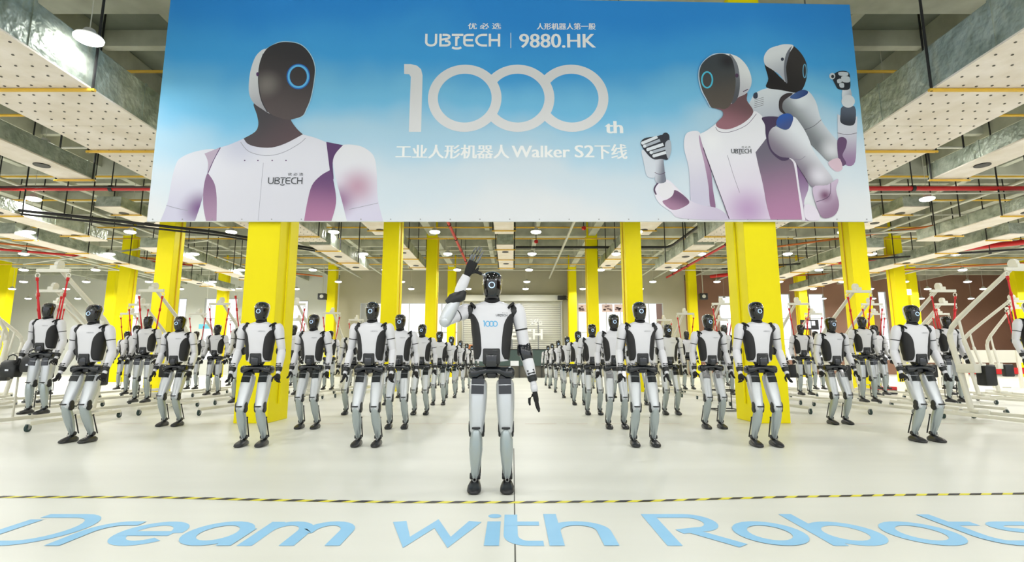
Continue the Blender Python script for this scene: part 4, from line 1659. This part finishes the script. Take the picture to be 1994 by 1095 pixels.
        me_th = bm_mesh(bm, M_SILVW, True, angle=1.2)
        dth = (k_ - th0)
        ax, ay = frame_from(dth)
        if ay.y > 0:
            ay = -ay
        dn = dth.normalized()
        bm = bmesh.new()
        # front panel plate following the thigh
        for (t0, t1, mi_, pr) in ((-.01, .1, 0, .082), (.12, .29, 0, .087)):
            vsq = []
            for t in (t0, t1):
                row_ = []
                for xx in (-.05, -.032, 0, .032, .05):
                    base = th0 + dth * t + ax * xx
                    dep = pr - .28 * abs(xx) ** 1.0 * .35
                    row_.append((base + ay * dep, base + ay * (dep - .03)))
                vsq.append(row_)
            f0 = [[bm.verts.new(p[0]) for p in r_] for r_ in vsq]
            b0 = [[bm.verts.new(p[1]) for p in r_] for r_ in vsq]
            for i in range(4):
                bm.faces.new((f0[0][i], f0[0][i + 1], f0[1][i + 1], f0[1][i]))
                bm.faces.new((f0[0][i], b0[0][i], b0[0][i + 1], f0[0][i + 1]))
                bm.faces.new((f0[1][i], f0[1][i + 1], b0[1][i + 1], b0[1][i]))
            bm.faces.new((f0[0][0], f0[1][0], b0[1][0], b0[0][0]))
            bm.faces.new((f0[0][4], b0[0][4], b0[1][4], f0[1][4]))
        P_.append(('thigh', me_th, None, [('thigh_panel', bm_mesh(bm, M_DKBLUE), 'black panel on the upper thigh')]))
        # knee: black disc at the outer side and cap
        bm = bmesh.new()
        limb(bm, k_ + Vector((-.061, .012, -.008)), k_ + Vector((.061, .012, -.008)), [(0, .036, .036), (.05, .043, .043), (.95, .043, .043), (1, .036, .036)], 18, ref=Vector((0, 1, 0)))
        for sx in (-1, 1):
            limb(bm, k_ + Vector((sx * .05, .004, .03)), k_ + Vector((sx * .064, .004, .03)), [(0, .05, .036), (.6, .05, .036), (1, .044, .03)], 16, ref=Vector((0, 0, 1)))
        box(bm, (k_.x - .034, k_.y - .083, k_.z + .018), (k_.x + .034, k_.y - .02, k_.z + .034), 0, .006)
        P_.append(('knee_joint', bm_mesh(bm, M_BLACK, True, angle=.6), None, []))
        bm = bmesh.new()
        ds = a_ - k_
        limb(bm, k_ + Vector((0, -.03, .03)), a_, [(0, .02, .03), (.04, .032, .042), (.1, .042, .05), (.25, .051, .054), (.45, .053, .053), (.7, .044, .044), (.9, .033, .035), (1, .028, .03)], 18, e=2.4)
        me_sh = bm_mesh(bm, M_SILVER, True, angle=1.2)
        bm = bmesh.new()
        for sx in (-.034, .034):
            tube(bm, [k_ + ds * .33 + Vector((sx, .062, 0)), a_ + Vector((sx, .055, .0))], .0075, 7)
            ball(bm, k_ + ds * .33 + Vector((sx, .062, 0)), .012, .012, .012, 8, 5)
        P_.append(('shin', me_sh, None, [('calf_rod', bm_mesh(bm, M_BLACK, True), 'black push rods behind the calf')]))
        bm = bmesh.new()
        rs = []
        for y_, w_, h0, h1 in ((.085, .02, .008, .05), (.075, .034, .0, .055), (.03, .041, .0, .078), (-.02, .045, .0, .08), (-.08, .055, .0, .064), (-.13, .054, .0, .048), (-.162, .042, .002, .034), (-.178, .016, .008, .022)):
            rs.append((Vector((a_.x, a_.y + y_, (h0 + h1) / 2)), Vector((w_, 0, 0)), Vector((0, 0, (h1 - h0) / 2)), 2.8))
        rings(bm, rs, 16)
        me_f = bm_mesh(bm, mat('shoe_black', (30, 31, 33), .3), True, angle=1.1)
        bm = bmesh.new()
        limb(bm, (a_.x - .042, a_.y, .105), (a_.x + .042, a_.y, .105), [(0, .022, .022), (.1, .027, .027), (.9, .027, .027), (1, .022, .022)], 12, ref=Vector((0, 1, 0)))
        torus(bm, (a_.x, a_.y - .062, .088), .014, .004, Vector((1, 0, 0)), Vector((0, .5, .85)).normalized(), 12, 6, 1)
        P_.append(('foot', me_f, None, [('ankle_joint', bm_mesh(bm, [M_BLACK, M_STEEL], True, angle=.7), None)]))
    # arms
    for s in (-1, 1):
        sh_ = Vector((s * .218, 0, 1.425))
        if hero and s < 0:
            el, wr, pe = Vector((-.372, -.14, 1.335)), Vector((-.205, -.14, 1.70)), Vector((-.09, -.15, 1.95))
        elif hero:
            el, wr, pe = Vector((.272, .02, 1.11)), Vector((.335, -.03, .86)), Vector((.378, -.06, .60))
        else:
            el, wr, pe = Vector((s * .262, .035, 1.15)), Vector((s * .282, -.075, .905)), Vector((s * .296, -.14, .745))
        bm = bmesh.new()
        limb(bm, (s * .135, 0, 1.415), (s * .205, 0, 1.42), [(0, .05, .05), (.3, .062, .062), (1, .06, .06)], 16, ref=Vector((0, 1, 0)))
        P_.append(('shoulder_joint', bm_mesh(bm, M_BLACK, True, angle=.7), None, []))
        bm = bmesh.new()
        d = el - sh_
        refv = Vector((1, 0, 0)) if not (hero and s < 0) else Vector((0, 1, 0))
        limb(bm, sh_ - d.normalized() * .062, el, [(0, .02, .02), (.04, .04, .042), (.12, .054, .058), (.24, .06, .065), (.4, .057, .06), (.56, .05, .053)], 18, ref=refv, e=2.2)
        limb(bm, sh_ - d.normalized() * .062, el, [(.575, .05, .053), (.75, .049, .052), (.95, .045, .047), (1.04, .036, .038)], 18, ref=refv, e=2.2)
        me_u = bm_mesh(bm, M_WHITE, True, angle=1.1)
        bm = bmesh.new()
        p_ = sh_ - d.normalized() * .062
        L_ = el - p_
        limb(bm, p_, el, [(.55, .05, .053), (.552, .0515, .0545), (.582, .0515, .0545), (.585, .05, .053)], 18, ref=refv, e=2.2)
        P_.append(('upper_arm', me_u, None, [('arm_seam', bm_mesh(bm, M_BLACK, True, angle=.6), None)]))
        # elbow
        fa = (wr - el)
        bm = bmesh.new()
        if hero and s < 0:
            # elbow shell is white, black roll joint sits half way up the forearm
            ball(bm, el, .052, .055, .055, 16, 8)
            P_.append(('elbow_joint', bm_mesh(bm, M_SILVW, True), None, []))
            m1 = el + fa * .5
            bm = bmesh.new()
            limb(bm, el, m1, [(0, .05, .052), (.3, .056, .056), (.8, .05, .05), (1, .04, .042)], 18, ref=Vector((0, 1, 0)), e=2.3)
            me_f = bm_mesh(bm, M_SILVW, True, angle=1.1)
            bm = bmesh.new()
            tube(bm, [m1 + Vector((-.055, 0, -.045)), m1 + Vector((-.02, -.015, -.01)), m1 + Vector((.04, -.005, .02)), m1 + Vector((.06, 0, .06))], [.042, .05, .048, .03], 14)
            P_.append(('forearm', me_f, None, [('forearm_joint', bm_mesh(bm, M_BLACK, True, angle=.8), 'black roll joint')]))
            bm = bmesh.new()
            limb(bm, m1 + fa * .1, wr, [(0, .035, .035), (.25, .043, .043), (.6, .044, .044), (1, .038, .036)], 16, ref=Vector((0, 1, 0)))
            P_.append(('wrist', bm_mesh(bm, M_WHITE, True, angle=1.1), None, []))
        else:
            limb(bm, el + Vector((-s * .062, .014, -.005)), el + Vector((s * .03, .014, -.005)), [(0, .042, .042), (.12, .052, .052), (.9, .046, .046), (1, .04, .04)], 16, ref=Vector((0, 1, 0)))
            P_.append(('elbow_joint', bm_mesh(bm, M_BLACK, True, angle=.6), None, []))
            bm = bmesh.new()
            if hero:
                limb(bm, el - fa * .16, el + fa * .38, [(0, .05, .05), (.08, .056, .056), (.5, .058, .058), (.92, .05, .05), (1, .04, .04)], 16, e=2.6)
                P_.append(('elbow_cover', bm_mesh(bm, M_DKBLUE, True, angle=.7), 'dark ribbed elbow cover', []))
                bm = bmesh.new()
            limb(bm, el + fa * (.3 if hero else -.02), wr - fa * .05, [(0, .04, .042), (.1, .046, .05), (.35, .047, .051), (.7, .04, .043), (1, .034, .036)], 18, e=2.4)
            me_f = bm_mesh(bm, M_WHITE, True, angle=1.1)
            bm = bmesh.new()
            ax, ay = frame_from(fa)
            if ay.y > 0:
                ay = -ay
            for k in range(3):
                q = el + fa * (.72 + .085 * k) + ay * .036
                limb(bm, q - ax * .03, q + ax * .03, [(0, .006, .008), (1, .006, .008)], 8, ref=Vector((0, 1, 0)))
            P_.append(('forearm', me_f, None, [('cooling_slot', bm_mesh(bm, M_BLACK), 'black slots')]))
            bm = bmesh.new()
            fn = fa.normalized()
            limb(bm, wr - fn * .05, wr + fn * .012, [(0, .034, .036), (.2, .04, .04), (.8, .038, .038), (1, .03, .03)], 14)
            P_.append(('wrist', bm_mesh(bm, M_BLACK, True, angle=.8), None, []))
            bm = bmesh.new()
            wp = wr + (pe - wr).normalized() * .03
            ball(bm, wp, .027, .03, .03, 12, 7)
            if hero:
                limb(bm, wp, wr + (pe - wr) * .36, [(0, .026, .026), (.5, .03, .028), (1, .026, .024)], 14)
            P_.append(('wrist_ball', bm_mesh(bm, M_WHITE, True), None, []))
        bm = bmesh.new()
        if hero:
            if s < 0:
                fb = bmesh.new()
                fingers(bm, wr + (pe - wr).normalized() * .0, pe, Vector((.9, 0, -.4)), thumb_dir=Vector((.85, 0, -.5)), curl=.2, sub=fb)
                # long thumb toward the brow
                t0 = wr + Vector((.05, 0, .045))
                tube(bm, [t0, t0 + Vector((.045, 0, -.015)), t0 + Vector((.075, .005, -.03))], [.016, .014, .012], 8)
                P_.append(('hand', bm_mesh(bm, M_BLACKT, True, angle=1), 'black gloved palm', [
                    ('fingers', bm_mesh(fb, mat('finger_grey', (112, 116, 120), .4, metal=.3), True), 'grey metal fingers')]))
                bm = bmesh.new()
                tube(bm, [t0 + Vector((.075, .005, -.03)), t0 + Vector((.11, .012, -.042))], [.011, .007], 8)
                P_[-1][3].append(('thumb_tip', bm_mesh(bm, M_STEEL, True), None))
            else:
                w2 = wr + (pe - wr) * .36
                fingers(bm, w2, pe, Vector((.25, 1, 0)), thumb_dir=Vector((-1, -.2, 0)), curl=.12)
                P_.append(('hand', bm_mesh(bm, M_BLACKT, True, angle=1), None, []))
        else:
            w2 = wr + (pe - wr) * .28
            fingers(bm, w2, pe + Vector((0, -.012, 0)), Vector((s * .35, 1, .2)), thumb_dir=Vector((-s, -.3, 0)), curl=.5 * s)
            P_.append(('hand', bm_mesh(bm, M_BLACKT, True, angle=1), None, []))
    return P_


PROTO = {p: make_robot(p) for p in ('stand', 'hang', 'salute')}


def joined(proto):
    """one mesh with all parts, for far robots"""
    bm = bmesh.new()
    mats_ = []
    for nm_, me_, lab_, subs_ in proto:
        for mm_ in [me_] + [x_[1] for x_ in subs_]:
            n0 = len(bm.faces)
            bm.from_mesh(mm_)
            bm.faces.ensure_lookup_table()
            idx = []
            for q in mm_.materials:
                if q not in mats_:
                    mats_.append(q)
                idx.append(mats_.index(q))
            for f_ in bm.faces[n0:]:
                f_.material_index = idx[min(f_.material_index, len(idx) - 1)]
    me_ = bpy.data.meshes.new('far_robot')
    bm.to_mesh(me_)
    bm.free()
    for q in mats_:
        me_.materials.append(q)
    return me_


FAR = {p: joined(PROTO[p]) for p in ('stand', 'hang')}


def place(pose, x, y, z, label, group, rz=0.0, far=False):
    if far:
        return add('humanoid_robot', FAR[pose], loc=(x, y, z), rot=(0, 0, rz), cat='robot', label=label, group=group)
    r = add('humanoid_robot', None, loc=(x, y, z), rot=(0, 0, rz), cat='robot', label=label, group=group)
    for nm_, me_, lab_, subs_ in PROTO[pose]:
        o_ = add(nm_, me_, r, label=lab_)
        for n2, m2, l2 in subs_:
            add(n2, m2, o_, label=l2)
    return r


place('salute', -.166, 4.43, 0, 'foremost white humanoid robot in the aisle, saluting, blue 1000 on its chest', None)
ORD = ['front', 'second', 'third', 'fourth', 'fifth', 'sixth', 'seventh', 'eighth', 'ninth']
ROWY = [6.68, 8.42, 10.6, 13.0, 15.6, 18.4, 21.2, 24.0]
G1 = 'humanoid robots standing in ranks'
for i, Y in enumerate(ROWY):
    far = Y > 17
    for x, nm in ((-1.77, 'in the file just left of the aisle'), (1.6, 'in the file just right of the aisle'),
                  (-3.13, 'in the second file left of the aisle'), (3.08, 'in the second file right of the aisle')):
        place('stand', x + random.uniform(-.02, .02), Y, 0, '%s white humanoid robot %s, arms down' % (ORD[i] if i else 'frontmost', nm), G1,
              rz=random.uniform(-.03, .03), far=far)
place('stand', -5.5, 7.0, 0, 'frontmost free-standing robot at the far left, knees bent', G1)
place('stand', -5.45, 8.75, 0, 'second free-standing robot from the front left, beside the near left column', G1)
place('stand', 5.3, 7.05, 0, 'frontmost free-standing robot at the far right, knees bent', G1)
place('stand', 5.38, 9.0, 0, 'second free-standing robot from the front right, behind the near right column', G1)


# ---------------------------------------------------------------- cranes
def crane_meshes():
    out = []
    bm = bmesh.new()
    tube(bm, [(0, 1.17, .12), (0, 1.32, .95), (0, 1.42, 1.42)], .048, 10)
    out.append(('mast', bm_mesh(bm, M_CRANE, True, angle=.8), None, []))
    bm = bmesh.new()
    tube(bm, [(0, 1.42, 1.4), (0, 1.42, 1.52), (0, 1.36, 1.64), (0, 1.2, 1.79), (0, .85, 2.04), (0, .12, 2.54)], [.045, .045, .045, .043, .038, .034], 10)
    bm2 = bmesh.new()
    tube(bm2, [(-.03, .1, 2.6), (.03, .1, 2.6)], .075, 16)
    out.append(('boom', bm_mesh(bm, M_CRANE, True, angle=.8), 'bent white lifting boom', [('pulley', bm_mesh(bm2, M_CRANE, True, angle=.7), None)]))
    bm = bmesh.new()
    tube(bm, [(0, 1.02, .95), (0, 1.15, 1.4)], .036, 10)
    tube(bm, [(0, 1.15, 1.4), (0, 1.2, 1.75)], .024, 10)
    box(bm, (-.07, .95, .82), (.07, 1.32, .98), 0, .015)
    out.append(('actuator', bm_mesh(bm, M_CRANE, True, angle=.8), None, []))
    bm = bmesh.new()
    box(bm, (.08, .9, .6), (.3, 1.1, .95), 0, .03)
    out.append(('battery_bag', bm_mesh(bm, M_BLACK, True, angle=.7), 'black battery bag on the mast', []))
    bm = bmesh.new()
    box(bm, (-.32, 1.12, .1), (.32, 1.24, .17), 0, .012)
    box(bm, (-.1, .95, .15), (.1, 1.25, .2), 0, .01)
    tube(bm, [(.0, 1.0, .3), (.16, .9, .3)], .015)
    out.append(('crossbar', bm_mesh(bm, M_CRANE, True, angle=.7), None, []))
    for s in (-1, 1):
        bm = bmesh.new()
        a_, b_ = Vector((s * .3, 1.45, .12)), Vector((s * .44, -.6, .12))
        limb(bm, a_, b_, [(0, .03, .03), (1, .03, .03)], 8, e=6)
        cs = []
        for p in (a_, b_):
            b3 = bmesh.new()
            limb(b3, p + Vector((-.016, 0, -.065)), p + Vector((.016, 0, -.065)), [(0, .048, .048), (.15, .055, .055), (.85, .055, .055), (1, .048, .048)], 16, ref=Vector((0, 1, 0)))
            limb(b3, p + Vector((-.018, 0, -.065)), p + Vector((.018, 0, -.065)), [(0, .022, .022), (1, .022, .022)], 10, mi=1, ref=Vector((0, 1, 0)))
            box(b3, (p.x - .026, p.y - .02, .05), (p.x - .019, p.y + .02, .11), 1)
            box(b3, (p.x + .019, p.y - .02, .05), (p.x + .026, p.y + .02, .11), 1)
            cs.append(('caster', bm_mesh(b3, [M_RUBBER, M_STEEL], True, angle=.6), None))
        out.append(('leg', bm_mesh(bm, M_CRANE), None, cs))
    bm = bmesh.new()
    limb(bm, (-.27, 0, 2.49), (.27, 0, 2.49), [(0, .02, .03), (1, .02, .03)], 8, ref=Vector((0, 1, 0)), e=6)
    box(bm, (-.06, -.02, 2.49), (.06, .1, 2.58), 0, .01)
    b3 = []
    for s in (-1, 1):
        b_ = bmesh.new()
        torus(b_, (s * .25, 0, 2.41), .035, .009, Vector((1, 0, 0)), Vector((0, 0, 1)), 16, 6)
        b3.append(('hook', bm_mesh(b_, M_CRANE, True), None))
        b_ = bmesh.new()
        tube(b_, [(s * .25, 0, 2.38), (s * .2, .02, 2.0), (s * .15, .05, 1.68)], .013, 6)
        b3.append(('strap', bm_mesh(b_, M_REDS, True), 'red lifting strap'))
        b_ = bmesh.new()
        tube(b_, [(s * .25, 0, 2.375), (s * .243, 0, 2.32)], .022, 8)
        tube(b_, [(s * .215, .015, 2.12), (s * .208, .018, 2.06)], .022, 8)
        b3.append(('strap_buckle', bm_mesh(b_, M_RED, True), None))
    out.append(('spreader_bar', bm_mesh(bm, M_CRANE), 'white spreader bar', b3))
    return out


CR = crane_meshes()
FARC = joined(CR)


def crane(x, y, label, rz=0.0, far=False, group='white lifting cranes'):
    if far:
        return add('lifting_crane', FARC, loc=(x, y, 0), rot=(0, 0, rz), cat='crane', label=label, group=group)
    r = add('lifting_crane', None, loc=(x, y, 0), rot=(0, 0, rz), cat='crane', label=label, group=group)
    for nm_, me_, lab_, subs_ in CR:
        o_ = add(nm_, me_, r, label=lab_)
        for n2, m2, l2 in subs_:
            add(n2, m2, o_, label=l2)
    return r


G2 = 'robots hanging from cranes'
HANG = [(-7.5, 8.6), (-7.55, 11.06), (-7.5, 13.6), (-7.6, 16.2), (-9.7, 11.1), (-9.7, 13.8), (-9.75, 16.5), (-11.8, 16.4), (-5.6, 13.7), (-5.5, 16.2), (-5.5, 11.0),
        (-5.5, 18.8), (-7.6, 18.9), (-11.8, 13.7), (-9.8, 19), (5.4, 11.3), (5.4, 13.6), (5.35, 16.4), (5.4, 18.9), (7.35, 11.2), (7.35, 13.6), (7.3, 16.3), (9.05, 11.1), (9.3, 13.7),
        (9.3, 16.4), (11.2, 13.7), (11.3, 16.5), (13.3, 16.5), (7.4, 18.9), (9.4, 19), (8.25, 8.45)]
xs_l = {5: 'third', 7: 'fourth', 8: 'fourth', 9: 'fifth', 11: 'sixth', 12: 'sixth', 13: 'seventh'}
ys_n = {8: 'first', 11: 'second', 13: 'third', 14: 'third', 16: 'fourth', 17: 'fourth', 19: 'fifth'}
for (x, y) in HANG:
    sd = 'left' if x < 0 else 'right'
    ln_ = xs_l.get(int(abs(x)), 'fifth')
    yn = ys_n.get(int(round(y)) if y > 9 else 8, 'rear')
    far = y > 15
    if (x, y) == (8.25, 8.45):
        place('hang', x, y, .2, 'robot cut by the right picture edge, hanging from the big near crane', G2)
        crane(x - .05, y, 'largest white crane at the right edge with a long bent boom', rz=.08)
        continue
    place('hang', x, y, .2, 'robot hanging by red straps, %s crane row, %s file %s of the aisle' % (yn, ln_, sd), G2, far=far)
    crane(x, y - .02, 'white crane holding a robot, %s crane row, %s file %s of the aisle' % (yn, ln_, sd), rz=random.uniform(-.04, .04), far=far)
# empty cranes at the sides
for x, y, rz, l in ((-11.15, 11.0, .35, 'empty white crane at the left picture edge, nearest one'), (-12.75, 12.3, -.15, 'empty white crane at the left edge, behind the nearest'),
                    (-14.3, 14.2, .3, 'empty white crane at the left edge, third one back'), (12.4, 13.0, .2, 'empty white crane at the right, before the barrier'),
                    (13.9, 14.6, -.2, 'empty white crane at the far right beside the barrier')):
    crane(x, y, l, rz)

# black bags at the left edge
for (px, py, l) in ((22, 716, 'black bag hanging at the left picture edge'), (62, 706, 'black bag beside the hanging robot at far left')):
    Yb = 9.6
    x, z = on_plane(px, py, Yb)
    bm = bmesh.new()
    rings(bm, [(Vector((0, 0, -.17)), Vector((.14, 0, 0)), Vector((0, .09, 0)), 4), (Vector((0, 0, -.1)), Vector((.155, 0, 0)), Vector((0, .11, 0)), 4),
               (Vector((0, 0, .08)), Vector((.14, 0, 0)), Vector((0, .1, 0)), 4), (Vector((0, 0, .13)), Vector((.11, 0, 0)), Vector((0, .05, 0)), 4)], 20)
    bag = add('tool_bag', bm_mesh(bm, M_BLACK, True, angle=.8), loc=(x, Yb, z), cat='bag', label=l)
    bm = bmesh.new()
    tube(bm, [(-.09, 0, .11), (-.07, 0, .2), (0, 0, .23), (.07, 0, .2), (.09, 0, .11)], .012)
    add('handle', bm_mesh(bm, M_BLACK, True), bag)
    bm = bmesh.new()
    box(bm, (-.0, -.118, -.06), (.06, -.108, -.03))
    add('white_tag', bm_mesh(bm, M_PAPER), bag, label='small white tag')
    # stand that carries the bag
    bm = bmesh.new()
    tube(bm, [(x, Yb + .16, 0), (x, Yb + .16, z + .25), (x, Yb, z + .25)], .02)
    add('bag_stand', bm_mesh(bm, M_CRANE, True, angle=.7), cat='stand', label='thin white post carrying the %s bag at far left' % ('first' if px < 40 else 'second'))

# dark counter and cages before the roller door
x0, z1 = on_plane(902, 682, 36.2)
x1, zm = on_plane(1078, 714, 36.2)
ct = add('display_counter', None, cat='counter', label='dark teal counter in front of the roller door', loc=((x0 + x1) / 2, 36.2, 0))
w = (x1 - x0) / 2
zm = .78
z1 = 1.86
bm = bmesh.new()
box(bm, (-w, 0, zm), (w, .8, z1), 0, .02)
add('counter_body', bm_mesh(bm, M_TEAL), ct)
bm = bmesh.new()
box(bm, (-w - .03, -.03, z1), (w + .03, .83, z1 + .05), 0, .01)
add('counter_top', bm_mesh(bm, M_CAGE), ct)
for i in range(9):
    bm = bmesh.new()
    xx = -w + .05 + (2 * w - .1) * i / 8
    box(bm, (xx - .05, .02, 0), (xx + .05, .12, zm))
    add('cage_post', bm_mesh(bm, M_CAGE), ct)
bm = bmesh.new()
box(bm, (-w, .1, .02), (w, .7, zm), 0)
add('lower_shelf', bm_mesh(bm, mat('shelf_grey', (98, 96, 90), .7)), ct)
px, pz = on_plane(1002, 708, 36.2)
bm = bmesh.new()
box(bm, (-.28, 0, -.17), (.28, .01, .17))
add('paper_notice', bm_mesh(bm, M_PAPER), loc=(px, 36.18, pz), cat='notice', label='small white paper sheet on the teal counter front')
bm = bmesh.new()
box(bm, (-.25, 0, 0), (.25, .4, .3), 0, .03)
ox, oz = on_plane(916, 680, 36.5)
bmb = add('orange_box', bm_mesh(bm, M_ORANGE), loc=(ox, 36.3, z1 + .05), cat='box', label='small orange-brown box on the counter left end')

# speakers on arms at rear columns
for px, l in ((628, 'left'), (1369, 'right')):
    x, z = on_plane(px, 578, 37.3)
    r = add('wall_speaker', None, cat='speaker', label='small black speaker on an arm by the rear %s column' % l, loc=(x, 37.3, z))
    bm = bmesh.new()
    box(bm, (-.28, -.2, -.22), (.28, .2, .22), 0, .03)
    add('speaker_box', bm_mesh(bm, M_BLACK), r)
    bm = bmesh.new()
    tube(bm, [(0, 0, .2), (0, 0, 8.3 - z)], .03)
    add('drop_pole', bm_mesh(bm, M_PIPEG), r)
    bm = bmesh.new()
    tube(bm, [(0, -.21, 0), (0, -.2, 0)], .13, 14)
    add('speaker_cone', bm_mesh(bm, M_PIPEG), r)

# TV screen and exit sign
x0, z0 = on_plane(1560, 642, 30)
x1, z1 = on_plane(1594, 623, 30)
tv = add('display_screen', None, cat='screen', label='small black screen with a pale picture, among cranes at right', loc=((x0 + x1) / 2, 30, (z0 + z1) / 2))
bm = bmesh.new()
box(bm, (-.5, 0, -.28), (.5, .08, .28), 0, .01)
add('screen_body', bm_mesh(bm, M_BLACK), tv)
bm = bmesh.new()
box(bm, (-.28, -.01, -.2), (.05, -.002, .2), 0)
box(bm, (.1, -.01, -.05), (.3, -.002, .2), 0)
box(bm, (-.45, -.01, -.12), (-.33, -.002, .1), 1)
add('screen_picture', bm_mesh(bm, [mat('screen_lit', (200, 205, 215), .5, emit=((200, 210, 225), .5)), M_RED]), tv)
bm = bmesh.new()
tube(bm, [(0, .05, -.28), (0, .05, -(z0 + z1) / 2)], .04)
add('screen_pole', bm_mesh(bm, M_CAGE), tv)
x, z = on_plane(398, 636, 30)
sgn = add('blue_sign', None, cat='sign', label='small light blue sign hanging behind the left robots', loc=(x, 30, z))
bm = bmesh.new()
box(bm, (-.32, 0, -.13), (.32, .05, .13), 0, .01)
add('sign_face', bm_mesh(bm, mat('sign_cyan', (110, 200, 226), .5)), sgn)
bm = bmesh.new()
tube(bm, [(0, .03, .13), (0, .03, CEIL - z)], .015)
add('sign_cord', bm_mesh(bm, M_PIPEG), sgn)

# red barrier and stored goods at far right
bx, by = on_floor(1925, 712)
bx, by = 19.0, 21.5
br = add('barrier_fence', None, cat='barrier', label='red and white barrier fence at the far right', loc=(bx, by, 0))
bm = bmesh.new()
box(bm, (-3.2, 0, 1.0), (3.4, .08, 1.5), 0)
add('upper_board', bm_mesh(bm, M_CRANE), br)
bm = bmesh.new()
box(bm, (-3.2, -.01, .55), (3.4, .07, .8), 0)
add('red_board', bm_mesh(bm, M_RED), br)
for i in range(7):
    bm = bmesh.new()
    xx = -3.1 + i * 1.08
    box(bm, (xx - .06, -.06, 0), (xx + .06, .02, 1.5))
    add('post', bm_mesh(bm, M_CRANE), br)
tx, ty = on_floor(1722, 768)
tb = add('tool_case', None, cat='case', label='low red and black tool case on the floor at right', loc=(tx, ty, 0))
bm = bmesh.new()
box(bm, (-.3, -.2, 0), (.3, .2, .14), 0, .02)
add('case_bottom', bm_mesh(bm, M_BLACK), tb)
bm = bmesh.new()
box(bm, (-.3, -.2, .14), (.3, .2, .24), 0, .02)
add('case_lid', bm_mesh(bm, M_RED), tb)
# thin metal stand beside the near right column
sx, sy = on_floor(1419, 800)
bm = bmesh.new()
W2, H2, D2 = .24, .42, .3
for a_ in (-W2, W2):
    for b_ in (-D2, D2):
        tube(bm, [(a_, b_, 0), (a_, b_, H2)], .012, 6)
for z_ in (.02, H2):
    tube(bm, [(-W2, -D2, z_), (W2, -D2, z_), (W2, D2, z_), (-W2, D2, z_), (-W2, -D2, z_)], .012, 6)
add('metal_stand', bm_mesh(bm, M_BLACK), loc=(sx - .05, sy, 0), cat='stand', label='thin black metal frame beside the near right column')
